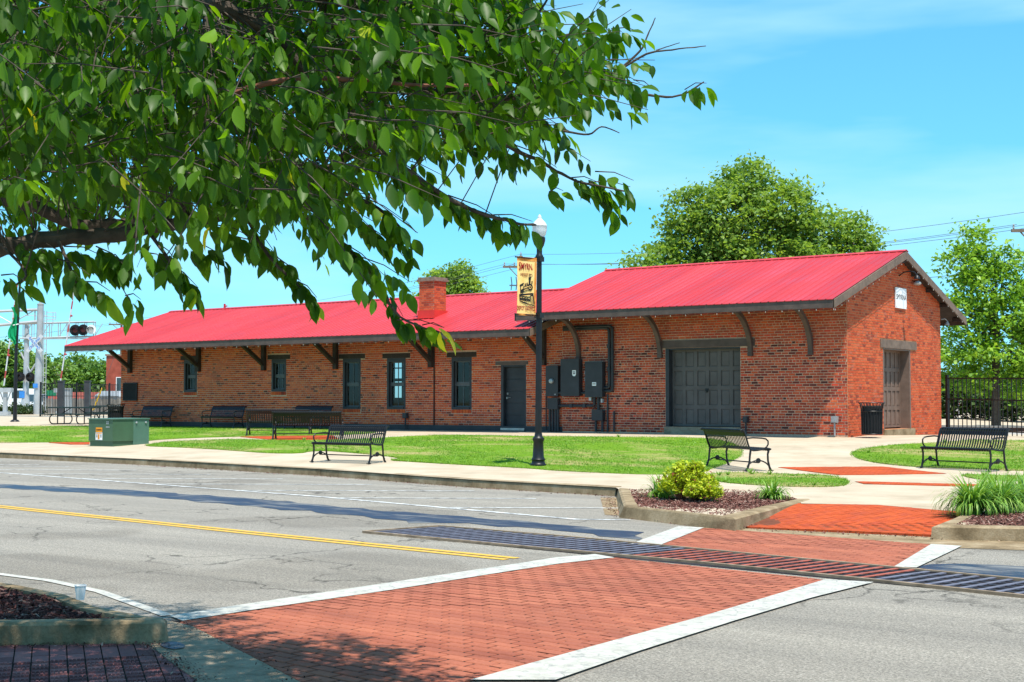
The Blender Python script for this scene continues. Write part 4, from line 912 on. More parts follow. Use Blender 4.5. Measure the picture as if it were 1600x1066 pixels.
for x in (-9.93, -9.82, -9.71, -9.62): pipe([(x, -.1, .66), (x, -.1, 1.37)], .042)
for x in (-8.2, -7.96): pipe([(x, -.1, .66), (x, -.1, 1.03)], .04)
pipe([(-8.1, -.1, 1.74), (-8.1, -.1, 1.32)], .045); pipe([(-8.0, -.1, 1.74), (-8.05, -.13, 1.55), (-8.3, -.12, 1.35), (-8.32, -.1, 1.1)], .018)
pipe([(-7.78, -.08, .66), (-7.78, -.08, 1.82)], .03); pipe([(-7.55, -.08, .66), (-7.55, -.08, 1.3)], .028); pipe([(-10.1, -.06, .7), (-10.1, -.06, 1.85)], .022)
for x, z in ((-9.1, 1.46), (-8.6, 1.46), (-7.70, 3.3), (-7.70, 2.6), (-9.0, 3.86)): q = MB(); q.box(x-.05, x+.05, -.17, -.04, z-.06, z+.06); part(q, 'clamp', 'charcoal', t)
q = MB(); q.box(-7.98, -7.92, -.16, -.06, 1.56, 1.68); q.box(-8.42, -8.34, -.16, -.06, 1.62, 1.73); part(q, 'fitting', 'galvanised', t)
def spigot(x, label, y=-.12, top=.42, mat='charcoal', bx=.09):
    t = thing('wall_outlet_post', label, 'outlet post', (x, y, gz(x, y)), 0); q = MB(); q.tube([(0, 0, 0), (0, 0, top)], .026, 8); q.build('post', mat, t); q = MB(); q.box(-bx, bx, -.06, .06, top-.02, top+.16); q.box(-bx*.8, bx*.8, -.075, -.055, top, top+.14); q.build('outlet_box', mat, t)
spigot(-15.92, 'dark outlet post at the wall below the middle tall window'); spigot(-3.06, 'dark outlet post right of the garage door', top=.36, bx=.07); spigot(-.33, 'grey outlet box on a thin post near the corner of the freight end', -.16, .38, 'plastic_grey', .085)
t = thing('wall_plaque', 'black square plaque on the brick at the far left end', 'plaque', (-30.6, -.03, 1.66)); q = MB(); q.box(-.40, .40, -.03, .0, 0, .66); q.build('panel', 'ink_black', t); q = MB(); q.box(-.43, .43, -.04, .01, -.03, 0); q.box(-.43, .43, -.04, .01, .66, .69); q.box(-.43, -.40, -.04, .01, 0, .66); q.box(.40, .43, -.04, .01, 0, .66); q.build('frame', 'black_metal', t)
def text_mesh(txt, size, mat, name, parent, loc, rot, sx=1., bold=.0, ext=.002):
    c = bpy.data.curves.new('text', 'FONT'); c.body = txt; c.size = size; c.align_x = 'CENTER'; c.align_y = 'CENTER'; c.offset = bold; c.extrude = ext; c.resolution_u = 3
    o = bpy.data.objects.new('text', c); COL.objects.link(o); bpy.context.view_layer.update()
    me = bpy.data.meshes.new_from_object(o.evaluated_get(bpy.context.evaluated_depsgraph_get())); bpy.data.objects.remove(o); me.materials.clear(); me.materials.append(MATS[mat])
    n = link(bpy.data.objects.new(name, me), parent); n.location = loc; n.rotation_euler = rot; n.scale = (sx, 1, 1); return n
t = thing('station_sign', 'white metal station name board high on the gable wall', 'sign', (.02, 3.98, 4.38)); q = MB(); q.box(0, .03, -.44, .44, 0, .61); q.build('board', 'sign_white', t); text_mesh('SMYRNA', .225, 'ink_grey', 'lettering', t, (.034, 0, .33), (math.pi/2, 0, math.pi/2), .92, -.001)
q = MB()
for a in (-.40, .40):
    for z in (.04, .57): q.box(.03, .036, a-.012, a+.012, z-.012, z+.012)
q.build('screw', 'steel', t)
t = thing('gooseneck_lamp', 'black gooseneck lamp arm on the gable above the white sign', 'wall lamp', (.0, 3.95, 5.36)); q = MB(); q.tube([(0, 0, .0), (.15, 0, .1), (.32, .0, .12), (.48, 0, .08), (.55, 0, -.02)], .02, 8); q.build('arm', 'black_metal', t, smooth=True); q = MB(); q.lathe([(.02, .08), (.05, .06), (.09, -.02), (.095, -.04), (.08, -.035)], (.55, 0, -.08), 12); q.build('lamp_shade', 'black_metal', t, smooth=True); q = MB(); q.tube([(.0, 0, 0), (.0, .0, .001), (.02, 0, 0)], .07, 10); q.build('wall_plate', 'black_metal', t)
t = thing('flood_light', 'grey flood light with a clear lens under the gable rake', 'flood light', (.02, 5.05, 5.22)); q = MB(); q.lathe([(.04, 0), (.11, .03), (.12, .07), (.08, .12), (.03, .14)], (.14, 0, -.08), 12); q.build('housing', 'galvanised', t, smooth=True); q = MB(); q.tube([(0, 0, .05), (.14, 0, .06)], .025, 6); q.build('arm', 'black_metal', t)
t = thing('flood_light', 'white flood light under the back eave corner', 'flood light', (.05, 7.9, 4.1)); q = MB(); q.lathe([(.02, .12), (.04, .08), (.075, .0), (.07, -.02)], (.0, .1, -.02), 12); q.build('housing', 'plastic_grey', t, smooth=True); q = MB(); q.tube([(-.05, -.3, .12), (.0, -.1, .15), (.0, .1, .1)], .014, 6); q.build('arm', 'plastic_grey', t)
# ------------------------------------------------------------------ benches
PROF = [(-.25, .40), (-.285, .415), (-.29, .44), (-.25, .455), (-.12, .445), (.02, .425), (.12, .42), (.185, .45), (.225, .54), (.262, .66), (.295, .76), (.325, .82), (.37, .838), (.40, .82), (.395, .79)]
sl = MB(); w = .034
for i in range(len(PROF)-1):
    a, b = PROF[i], PROF[i+1]; nx, nz = -(b[1]-a[1]), b[0]-a[0]; l = math.hypot(nx, nz); nx, nz = nx/l*.006, nz/l*.006
    sl.add([(-w/2, a[0], a[1]), (w/2, a[0], a[1]), (w/2, b[0], b[1]), (-w/2, b[0], b[1]), (-w/2, a[0]+nx, a[1]+nz), (w/2, a[0]+nx, a[1]+nz), (w/2, b[0]+nx, b[1]+nz), (-w/2, b[0]+nx, b[1]+nz)], [(0, 1, 2, 3), (7, 6, 5, 4), (0, 3, 7, 4), (2, 1, 5, 6)])
def make_bench(mat, label, Lb=1.75, n=27):
    t = thing('park_bench', label, 'bench', (0, 0, 0), 0, 'metal slat benches around the depot lawn')
    me = bpy.data.meshes.get('slat_'+mat) or sl.mesh('slat_'+mat, mat)
    for i in range(n): inst('slat', me, t, (-Lb/2+.04+(Lb-.08)*i/(n-1), 0, 0))
    q = MB(); q.tube([(-Lb/2, -.262, .428), (Lb/2, -.262, .428)], .022, 8); q.build('front_rail', mat, t, smooth=True)
    q = MB(); q.tube([(-Lb/2, .362, .808), (Lb/2, .362, .808)], .026, 8); q.build('top_rail', mat, t, smooth=True)
    q = MB(); q.add([(-Lb/2+.03, .283, .70), (Lb/2-.03, .283, .70), (Lb/2-.03, .312, .775), (-Lb/2+.03, .312, .775), (-Lb/2+.03, .291, .698), (Lb/2-.03, .291, .698), (Lb/2-.03, .32, .773), (-Lb/2+.03, .32, .773)], [(0, 1, 2, 3), (7, 6, 5, 4), (0, 4, 5, 1), (2, 6, 7, 3)]); q.build('back_band', mat, t)
    q = MB(); q.tube([(-Lb/2+.02, 0, .165), (Lb/2-.02, 0, .165)], .014, 6); q.build('stretcher', mat, t)
    for sx in (-1, 1):
        x = sx*(Lb/2); q = MB()
        q.tube([(x, p[0], p[1]-.012) for p in PROF[2:-1]], .018, 7)
        for pts in ([(-.24, .42), (-.215, .33), (-.22, .2), (-.25, .08), (-.285, .0)], [(.17, .43), (.19, .30), (.20, .18), (.235, .07), (.285, 0)]):
            q.tube([(x, a, b) for a, b in pts], [.024, .021, .021, .023, .027], 7)
        q.tube([(x, -.245+.5*i/10, .09+.12*math.sin(math.pi*i/10)**.7) for i in range(11)], .015, 6)
        for yy in (-.285, .285): q.box(x-.035, x+.035, yy-.045, yy+.045, 0, .014)
        f = q.build('side_frame', mat, t, smooth=True)
        q = MB(); q.lathe([(.01, -.02), (.05, -.015), (.055, 0), (.05, .015), (.01, .02)], (0, 0, 0), 10); m = q.build('medallion', mat, f, smooth=True); m.location = (x, .0, .205); m.rotation_euler = (0, math.pi/2, 0)
        q = MB(); q.tube([(x, .262, .655), (x, .12, .665), (x, -.08, .655), (x, -.175, .64), (x, -.225, .595), (x, -.225, .53), (x, -.19, .475), (x, -.15, .452)], .016, 7); q.build('armrest', mat, f, smooth=True)
    return t
bench = make_bench('black_metal', 'black slatted metal bench beside the sidewalk near the lamp post, facing the street')
def put(o, x, y, rz, label=None, z=None, sx=1):
    o.location = (x, y, gz(x, y) if z is None else z); o.rotation_euler = (0, 0, rz); o.scale = (sx, 1, 1)
    if label: o['label'] = label
    return o
def at(px, d):                       # ground position at distance d metres in front of the camera, sideways offset from the lens angle
    a = (px-800)/2190*d; return (CAM[0]-math.sin(YAW)*d+math.cos(YAW)*a, CAM[1]+math.cos(YAW)*d+math.sin(YAW)*a)
x, y = at(545, 32.0); 
BENCH = [(1.99, -10.55, 2.54, 'black slatted bench seen from behind, standing by the yellow shrub', 1), (6.05, -8.67, -.361, 'black slatted bench by itself on the right, in front of the iron fence', .95),
         (*at(437, 45.6), YAW+math.pi, 'black bench seen from behind, its right half hidden by another bench in front of it', 1.15), (*at(482, 42.6), YAW+math.pi, 'long black bench with its back turned, overlapping a second one behind it', 1.17)]
for bx, by, rz, lb, sx in BENCH: put(copy_tree(bench), bx, by, rz, lb, None, sx)
put(bench, x, y, 0)
nb = make_bench('navy_metal', 'dark bench against the brick wall, first from the left end')
put(copy_tree(nb), -24.36, -.75, 0, 'dark bench against the brick wall, second from the left end, under the second small window'); put(copy_tree(nb), -19.95, -.75, 0, 'dark bench against the wall half hidden behind the two benches with turned backs'); put(nb, -28.4, -.75, 0)
# ------------------------------------------------------------------ litter bins
def bin_(x, y, label, h=.92):
    t = thing('trash_can', label, 'trash can', (x, y, gz(x, y)), 0, 'slatted steel trash cans by the depot'); q = MB(); q.lathe([(.24, .05), (.25, .1), (.26, h-.12), (.24, h-.1)], (0, 0, 0), 16); q.build('liner', 'ink_black', t, smooth=True)
    q = MB(); n = 22
    sm = bpy.data.meshes.get('bin_slat')
    if not sm: q.tube([(0, -.27, .03), (0, -.275, .4), (0, -.285, h-.2), (0, -.31, h-.06), (0, -.345, h-.02)], .011, 4); sm = q.mesh('bin_slat', 'black_metal')
    for i in range(n): inst('slat', sm, t, (0, 0, 0), (0, 0, 2*math.pi*i/n))
    for z, r in ((.05, .27), (h-.25, .28), (h-.02, .345)):
        q = MB(); q.tube([(r*math.cos(a), r*math.sin(a), z) for a in [2*math.pi*i/20 for i in range(21)]], .016, 6, False); q.build('ring', 'black_metal', t, smooth=True)
    return t
bin_(.66, .05, 'black trash can at the sunlit corner of the gable'); bin_(-29.95, -1.25, 'black trash can at the far left corner behind the transformer box', .95)
# ------------------------------------------------------------------ lamp post with banner
lx, ly = P['lamp'][0]; lz = gz(lx, ly); H = 5.32
lp = thing('lamp_post', 'black fluted street lamp post with a white acorn globe', 'street lamp', (lx, ly, lz), 0); lp.rotation_euler = (R(.3), R(.65), 0)
q = MB(); q.lathe([(.17, 0), (.17, .05), (.145, .07), (.135, .12), (.15, .15), (.12, .20), (.105, .52), (.125, .56), (.125, .60), (.085, .64), (.078, .70)], (0, 0, 0), 20); q.build('base', 'black_metal', lp, smooth=True)
q = MB(); n = 16; vs = []; fs = []
for k, (z, r) in enumerate(((.68, .072), (4.42, .052))):
    for j in range(n*2): rr = r*(1 if j % 2 else .9); vs.append((rr*math.cos(math.pi*j/n), rr*math.sin(math.pi*j/n), z))
q.add(vs, [(j, (j+1) % 32, 32+(j+1) % 32, 32+j) for j in range(32)]); q.build('pole', 'black_metal', lp)
q = MB(); q.lathe([(.055, 4.40), (.085, 4.43), (.085, 4.47), (.06, 4.50), (.06, 4.62), (.10, 4.70), (.125, 4.80), (.125, 4.86), (.09, 4.88)], (0, 0, 0), 18); q.build('collar', 'black_metal', lp, smooth=True)
q = MB(); q.lathe([(.10, 4.87), (.135, 4.93), (.155, 5.02), (.158, 5.10), (.165, 5.11), (.150, 5.14), (.12, 5.19), (.07, 5.24), (.04, 5.27), (.045, 5.30), (.015, 5.35)], (0, 0, 0), 20); q.build('globe', 'globe_white', lp, smooth=True)
th = math.atan2(-.9937, -.1124)      # arms reach towards the street
ZT, ZBt, BW = 4.30, 2.98, .60; ZM = lambda z: 3.20+(z-2.98)*.905
for z in (ZT, ZBt):
    q = MB(); z = ZM(z); q.tube([(0, 0, z), ((BW+.16)*math.cos(th), (BW+.16)*math.sin(th), z+.0)], .015, 6); q.box(-.075, .075, -.075, .075, z-.05, z+.05); q.build('banner_arm', 'black_metal', lp)
bn_ = thing('street_banner', 'cream and orange cloth banner with a steam train and red lettering on the lamp post', 'banner', (lx, ly, lz), 0); bn_.rotation_euler = lp.rotation_euler
bd = Vector((math.cos(th), math.sin(th), 0)); nr = Vector((-bd.y, bd.x, 0)) 
if nr.dot(Vector((CAM[0]-lx, CAM[1]-ly, 0))) < 0: nr = -nr
def BP(u, z, d=0): # u from outer edge (0) to pole (1)
    s = .10+BW*(1-u); wv = .012*math.sin(u*5+z*2.2); return tuple(bd*s+nr*(d+wv)+Vector((0, 0, ZM(z))))
def cloth(u0, u1, z0, z1, d, nu=8, nz=10):
    q = MB()
    for s_ in (0, -.004):
        for i in range(nu):
            for j in range(nz):
                a, b = u0+(u1-u0)*i/nu, u0+(u1-u0)*(i+1)/nu; c, e = z0+(z1-z0)*j/nz, z0+(z1-z0)*(j+1)/nz; q.quad(BP(a, c, d+s_), BP(b, c, d+s_), BP(b, e, d+s_), BP(a, e, d+s_))
    return q
cloth(0, 1, ZBt-.02, ZT+.02, 0).build('cloth', 'banner_cloth', bn_, smooth=True)
cloth(0, 1, ZT-.07, ZT+.022, .003, 8, 2).build('top_hem', 'banner_edge', bn_); cloth(.9, 1, ZBt+.05, ZT-.08, .003, 1, 10).build('edge_band', 'banner_edge', bn_); cloth(0, 1, ZBt-.022, ZBt+.02, .003, 8, 1).build('bottom_hem', 'banner_edge', bn_)
ax = math.atan2(-bd.y, -bd.x)
def btxt(s, size, mat, u, z, sx, bold, nm): p = BP(u, z, .012); text_mesh(s, size, mat, nm, bn_, p, (math.pi/2, 0, ax), sx, bold, .001)
btxt('S', .235, 'ink_red', .13, 4.085, .66, .002, 'lettering'); btxt('MYRNA', .19, 'ink_red', .56, 4.09, .66, .002, 'lettering'); btxt("TENNESSEE'S TOWN", .095, 'ink_brown', .48, 3.90, .66, 0, 'lettering'); btxt('DEPOT DISTRICT', .125, 'ink_red', .46, 3.12, .60, .001, 'lettering')
# steam locomotive drawing printed on the banner
loco = MB()
def lq(pts, d=.010): loco.quad(*[BP(u, z, d) for u, z in pts])
def disc(u, z, r, d=.010, n=12, inner=0):
    for i in range(n):
        a, b = 2*math.pi*i/n, 2*math.pi*(i+1)/n; f = lambda an, rr: BP(u+rr*math.cos(an)/BW, z+rr*math.sin(an), d)
        if inner: loco.quad(f(a, r), f(b, r), f(b, inner), f(a, inner))
        else: loco.quad(BP(u, z, d), f(a, r), f(b, r))
lq([(.30, 3.50), (.62, 3.56), (.62, 3.70), (.30, 3.62)]); disc(.68, 3.625, .085); disc(.68, 3.625, .055, .0115)
lq([(.62, 3.70), (.70, 3.71), (.72, 3.84), (.62, 3.83)]); lq([(.60, 3.82), (.74, 3.84), (.74, 3.87), (.60, 3.85)]); lq([(.50, 3.66), (.56, 3.67), (.56, 3.73), (.50, 3.72)]); lq([(.40, 3.64), (.46, 3.65), (.46, 3.71), (.40, 3.70)])
lq([(.14, 3.44), (.32, 3.47), (.32, 3.68), (.14, 3.63)]); lq([(.11, 3.63), (.35, 3.69), (.35, 3.72), (.11, 3.66)]); lq([(.08, 3.40), (.86, 3.46), (.86, 3.50), (.08, 3.44)])
for u, r in ((.18, .055), (.33, .06), (.48, .065), (.63, .05)): disc(u, 3.36-.03*u, r, .011, 14, r*.62); disc(u, 3.36-.03*u, r*.25)
lq([(.10, 3.33), (.70, 3.31), (.70, 3.335), (.10, 3.355)]); lq([(.68, 3.30), (.90, 3.22), (.93, 3.26), (.86, 3.46), (.70, 3.44)]); lq([(.10, 3.28), (.96, 3.18), (.96, 3.20), (.10, 3.30)]); lq([(.20, 3.26), (.92, 3.15), (.92, 3.165), (.20, 3.275)])
lq([(.75, 3.70), (.80, 3.71), (.80, 3.78), (.75, 3.77)]); lq([(.63, 3.86), (.66, 3.86), (.69, 3.93), (.66, 3.94)])
for k in range(9): lq([(.12+.09*k, 3.24-.014*k), (.13+.09*k, 3.24-.014*k), (.15+.09*k, 3.20-.014*k), (.14+.09*k, 3.20-.014*k)])
loco.build('train_print', 'ink_black', bn_)
loco = MB()
lq([(.33, 3.585), (.60, 3.635), (.60, 3.65), (.33, 3.60)], .014); lq([(.33, 3.53), (.60, 3.575), (.60, 3.585), (.33, 3.54)], .014); lq([(.40, 3.52), (.415, 3.52), (.415, 3.65), (.40, 3.645)], .014); lq([(.50, 3.54), (.515, 3.54), (.515, 3.67), (.50, 3.665)], .014)
lq([(.17, 3.55), (.22, 3.56), (.22, 3.63), (.17, 3.62)], .014); lq([(.24, 3.565), (.29, 3.575), (.29, 3.645), (.24, 3.635)], .014)
for k in range(5): lq([(.715+.035*k, 3.25-.008*k), (.727+.035*k, 3.25-.008*k), (.735+.02*k, 3.42), (.725+.02*k, 3.42)], .014)
for k in range(10): lq([(.12+.075*k, 3.455+.004*k), (.16+.075*k, 3.457+.004*k), (.16+.075*k, 3.465+.004*k), (.12+.075*k, 3.463+.004*k)], .014)
disc(.68, 3.625, .04, .0145, 12, .028)
loco.build('train_print', 'banner_cloth', bn_)
# ------------------------------------------------------------------ transformer cabinet
tx, ty = -18.95, -9.75; tz = gz(tx, ty)
t = thing('transformer_box', 'green pad mounted transformer cabinet on the lawn by the sidewalk', 'transformer box', (tx, ty, tz-.03))
q = MB(); q.box(-.56, .56, -.65, .1, .16, .80); q.box(-.53, .53, -.62, .1, 0, .162); q.build('door_compartment', 'box_green', t)
q = MB(); q.box(-.55, .56, .10, .68, 0, .795); q.build('tank', 'box_green_light', t)
q = MB(); q.prism([(-.585, -.68, .80), (.585, -.68, .80), (.585, .70, .80), (-.585, .70, .80)], (0, 0, 0), (0, 0, .03)); q.build('lid', 'box_green_light', t)
q = MB(); q.box(-.59, .59, -.70, .72, -.06, .0); q.build('pad', 'concrete', t)
for y_ in (.2, .55):
    q = MB(); q.lathe([(.03, 0), (.03, .02), (.012, .03)], (0, 0, 0), 10); o = q.build('bolt', 'galvanised', t); o.location = (.565, y_, .70); o.rotation_euler = (0, math.pi/2, 0)
q = MB(); q.quad((-.22, -.655, .42), (.08, -.655, .42), (.08, -.655, .56), (-.22, -.655, .56)); q.build('warning_label', 'label_orange', t); text_mesh('WARNING', .06, 'ink_black', 'lettering', t, (-.07, -.658, .49), (math.pi/2, 0, 0), .85, .001, .001)
q = MB(); q.quad((-.23, -.655, .19), (.09, -.655, .19), (.09, -.655, .41), (-.23, -.655, .41)); q.build('warning_label', 'white_paint', t)
q = MB(); q.quad((-.12, -.658, .21), (-.04, -.658, .21), (-.04, -.658, .36), (-.12, -.658, .36)); q.quad((-.21, -.658, .375), (.07, -.658, .375), (.07, -.658, .395), (-.21, -.658, .395)); q.build('label_print', 'label_orange', t)
q = MB()
for a, z in ((-.19, .32), (-.19, .27), (.0, .32), (.0, .27)): q.quad((a, -.658, z), (a+.05, -.658, z), (a+.05, -.658, z+.03), (a, -.658, z+.03))
q.build('label_print', 'ink_black', t)
q = MB()
for a, z in ((.27, .66), (.33, .66), (.27, .71), (.33, .71), (.25, .56), (.31, .56), (.37, .56)): q.quad((a, -.655, z), (a+.04, -.655, z), (a+.04, -.655, z+.035), (a, -.655, z+.035))
q.build('stencil_mark', 'galvanised', t)
# ------------------------------------------------------------------ picnic tables
def picnic(x, y, rz, label):
    t = thing('picnic_table', label, 'picnic table', (x, y, gz(x, y)), rz, 'green metal picnic tables'); Lt = 2.3
    q = MB(); q.box(-Lt/2, Lt/2, -.38, .38, .69, .75); q.build('table_top', 'table_green', t)
    for s_ in (-1, 1): q = MB(); q.box(-Lt/2, Lt/2, s_*.72-.13, s_*.72+.13, .41, .46); q.build('seat', 'table_green', t)
    for x_ in (-.72, .72):
        q = MB(); pts = []
        for a in range(9): an = math.pi/2+math.pi*a/8; pts.append((x_, -.52+.22*math.cos(an), .215+.20*math.sin(an)))
        pts2 = [(p[0], -p[1], p[2]) for p in pts[::-1]]; q.tube(pts+pts2, .026, 7); q.tube([(x_, -.85, .42), (x_, .85, .42)], .022, 6); q.tube([(x_, -.22, .02), (x_, -.22, .71)], .026, 7); q.tube([(x_, .22, .02), (x_, .22, .71)], .026, 7); q.build('leg', 'black_metal', t, smooth=True)
    q = MB(); q.tube([(-.72, 0, .42), (-.2, 0, .7)], .018, 6); q.tube([(.72, 0, .42), (.2, 0, .7)], .018, 6); q.build('brace', 'black_metal', t)
px, py = at(117, 61.5); picnic(px, py, .25, 'green topped metal picnic table nearest the green flag pole'); px, py = at(183, 64); picnic(px, py, .5, 'metal picnic table mostly hidden behind the far trash can')
# ------------------------------------------------------------------ foam cup
q = MB(); q.lathe([(.030, 0), (.045, .105), (.048, .107), (.048, .112), (.043, .112), (.028, .006)], (0, 0, 0), 20); single('foam_cup', q, 'foam_white', 'small white foam cup standing on the near island kerb', 'cup', (6.74, -30.27, .152), smooth=True).scale = (.9, .9, .95)
# ------------------------------------------------------------------ fences
def fence(name, p0, p1, h, posts, npick, label, cat='fence', pr=.011):
    A = Vector(p0); B = Vector(p1); rz = math.atan2(B.y-A.y, B.x-A.x); Ln = (B-A).length; z0 = gz(*p0); z1 = gz(*p1)
    t = thing(name, label, cat, (A.x, A.y, z0), rz); sl_ = (z1-z0)/Ln; G_ = lambda x: sl_*x
    pm = MB(); pm.box(-pr, pr, -pr, pr, .04, h-.02); pm = pm.mesh('picket', 'black_metal')
    for i in range(npick): x = Ln*(i+.5)/npick; inst('picket', pm, t, (x, 0, G_(x)))
    for z in (.16, h*.62, h-.03):
        q = MB(); q.beam((0, 0, z), (Ln, 0, z+sl_*Ln), .03, .038); q.build('rail', 'black_metal', t)
    for x in posts:
        q = MB(); q.box(x-.04, x+.04, -.04, .04, 0, h+.05); q.box(x-.05, x+.05, -.05, .05, h+.05, h+.075); o = q.build('post', 'black_metal', t); o.location = (0, 0, G_(x))
    return t
fence('iron_fence', (.15, 7.62), (9.6, 5.0), 1.83, (0, 3.2, 6.4, 9.6), 62, 'black iron picket fence beside the gable end of the depot')
f0, f1 = at(64, 86), at(186, 92)
fence('iron_fence', f0, f1, 2.05, (0, 3.0, 5.9), 52, 'black iron picket fence beyond the picnic tables at the far left', pr=.013)
for px in (96, 137):
    x, y = at(px, 86.5); q = MB(); q.box(-.16, .16, -.16, .16, 0, 2.15); q.box(-.19, .19, -.19, .19, 2.15, 2.22); single('fence_pillar', q, 'charcoal', 'dark square pillar in the far left fence, '+('under the striped gate arm' if px == 96 else 'in the middle of the fence'), 'pillar', (x, y, ZB), YAW)
# ------------------------------------------------------------------ trees and plants
def np_mesh(name, V, F4, tint, mat):
    me = bpy.data.meshes.new(name); nv = len(V); nf = len(F4); k = F4.shape[1]
    me.vertices.add(nv); me.vertices.foreach_set('co', V.astype(np.float32).ravel()); me.loops.add(nf*k); me.loops.foreach_set('vertex_index', F4.astype(np.int32).ravel())
    me.polygons.add(nf); me.polygons.foreach_set('loop_start', np.arange(0, nf*k, k, dtype=np.int32)); me.polygons.foreach_set('loop_total', np.full(nf, k, dtype=np.int32))
    me.update(calc_edges=True)
    a = me.attributes.new('tint', 'FLOAT', 'FACE'); a.data.foreach_set('value', np.asarray(tint, dtype=np.float32)); me.materials.append(MATS[mat]); return me
def rand_rot(n, up=.5):
    d = RNG.normal(size=(n, 3)); d[:, 2] = np.abs(d[:, 2])+up; d /= np.linalg.norm(d, axis=1)[:, None]
    a = RNG.normal(size=(n, 3)); u = np.cross(d, a); u /= np.linalg.norm(u, axis=1)[:, None]; return u, np.cross(d, u)
def leaf_cloud(C, size, tint, name, mat, asp=.6, up=.5):
    n = len(C); u, v = rand_rot(n, up); s = (size*RNG.uniform(.6, 1.35, n))[:, None]; nn = np.cross(u, v)
    P4 = np.stack([C-u*s, C-v*s*asp+nn*s*.15, C+u*s-nn*s*.2, C+v*s*asp+nn*s*.15], 1).reshape(-1, 3)
    return np_mesh(name, P4, np.arange(4*n).reshape(-1, 4), tint, mat)
def tree(name, label, x, y, zb, blobs, nl, lsize, mat, trunk_r, trunk_h, group=None, rz=YAW, clump=.42, sub=26, barkm='bark_grey', cat='tree', up=.5):
    t = thing(name, label, cat, (x, y, zb), rz, group)
    vol = np.array([b[3]*b[4]*b[5] for b in blobs])**.67; C = []; T = []
    q = MB()
    for b, w in zip(blobs, vol/vol.sum()):
        m = max(3, int(nl*w/sub)); d = RNG.normal(size=(m, 3)); d /= np.linalg.norm(d, axis=1)[:, None]
        r = RNG.uniform(.25, 1.0, m)**.45; cc = d*r[:, None]*np.array(b[3:])+np.array(b[:3])
        cc += RNG.normal(size=cc.shape)*.06*max(b[3:])
        cs = RNG.uniform(.5, 1.3, m)*clump; ct = np.clip(RNG.normal(.45, .2, m), 0, 1)
        for c, s_, t_ in zip(cc, cs, ct):
            k = int(sub*RNG.uniform(.5, 1.5)); pts = c+RNG.normal(size=(k, 3))*np.array([s_, s_, s_*.62]); C.append(pts); T.append(np.clip(t_+RNG.normal(0, .13, k), 0, 1))
        if m > 3:
            base = Vector((0, 0, trunk_h*.8)); e = Vector(b[:3]); mid_ = base.lerp(e, .5)+Vector((0, 0, -.08*(e-base).length)); r0 = trunk_r*.42
            q.tube([base, mid_, e], [r0, r0*.6, r0*.2], 6)
            for c in cc[:max(4, m//6)]: c_ = Vector(c); q.tube([e.lerp(mid_, .3), e.lerp(c_, .5)+Vector((0, 0, .1)), c_], [r0*.3, r0*.16, r0*.06], 4)
    C = np.concatenate(C); T = np.concatenate(T)
    o = link(bpy.data.objects.new('crown', leaf_cloud(C, lsize, T, 'crown', mat, up=up)), t)
    q.tube([(0, 0, -.1), (.02, 0, trunk_h*.3), (.05, 0, trunk_h*.7), (0, 0, trunk_h)], [trunk_r*1.25, trunk_r, trunk_r*.85, trunk_r*.7], 9)
    q.build('trunk', barkm, t, smooth=True); return t
x, y = at(1190, 63)
BIG = [(-5.4, 0, 7.6, 2.0, 2.2, 1.9), (-5.9, .5, 5.6, 1.7, 2, 1.9), (-3.6, .5, 9.3, 1.9, 2.4, 2.1), (-3.6, 0, 11.2, 1.4, 1.6, 1.5), (-1.4, -.4, 10.6, 2.4, 2.6, 2.2), (-.6, .4, 12.7, 1.5, 1.7, 1.3), (1.3, 0, 11.0, 2.0, 2.4, 1.9), (3.0, .3, 9.9, 1.9, 2.2, 1.6), (4.9, 0, 9.7, 1.3, 1.6, 1.3), (5.6, .2, 8.2, 1.2, 1.6, 1.5), (4.2, -.5, 7.4, 2.0, 2.4, 1.7), (1.6, -1, 8.0, 2.3, 2.4, 1.8), (-1.6, -1, 7.6, 2.2, 2.4, 1.7), (6.2, 0, 6.6, 1.1, 1.5, 1.1), (0, 0, 5.6, 5.5, 3, 1.5)]
BIG = [tuple(v*.845+(.18 if i == 2 else 0) for i, v in enumerate(b)) for b in BIG]
tree('shade_tree', 'large broad green tree rising behind the red roof of the freight end', x, y, .5, BIG, 52000, .112, 'leaf_mid', .42, 5.5, clump=.31, sub=30)
x, y = at(1025, 60); tree('young_tree', 'pale yellow green treetop peeking over the roof at the left foot of the big tree', x, y, .5, [(0, 0, 5.9, .85, .9, .9), (.7, 0, 5.5, .8, .8, .7), (-.6, 0, 5.4, .6, .7, .6)], 2600, .13, 'leaf_bright', .1, 4, clump=.25, sub=16)
x, y = at(1555, 60)
RT = [(-.9, 0, 7.9, .7, .8, .8), (-1.2, 0, 6.9, 1.2, 1.2, 1.0), (.5, 0, 7.1, 1.0, 1.1, .8), (0, 0, 6.0, 1.7, 1.6, 1.0), (1.7, .2, 5.6, .9, 1.1, .9), (-1.4, 0, 4.9, 1.3, 1.6, .9), (.6, -.3, 4.6, 1.7, 1.7, .9), (2.1, 0, 4.3, 1.1, 1.4, .8), (-1.6, 0, 3.4, 1.3, 1.7, .8), (.6, -.3, 3.1, 1.9, 1.9, .8), (2.5, 0, 3.0, 1.2, 1.7, .9), (-1.0, .3, 2.0, 1.3, 1.5, .6), (1.4, .3, 1.8, 1.8, 1.6, .7)]
tree('maple_tree', 'bright light green tree behind the iron fence at the right edge', x, y, .5, RT, 17000, .105, 'leaf_bright', .17, 5.6, clump=.27, sub=20)
x, y = at(1650, 66); tree('maple_tree', 'second bright tree cut by the right edge of the picture', x, y, .5, [(0, 0, 3.5, 1.8, 1.6, 1.6), (-.8, 0, 2.0, 1.6, 1.4, .9)], 5000, .14, 'leaf_bright', .15, 3)
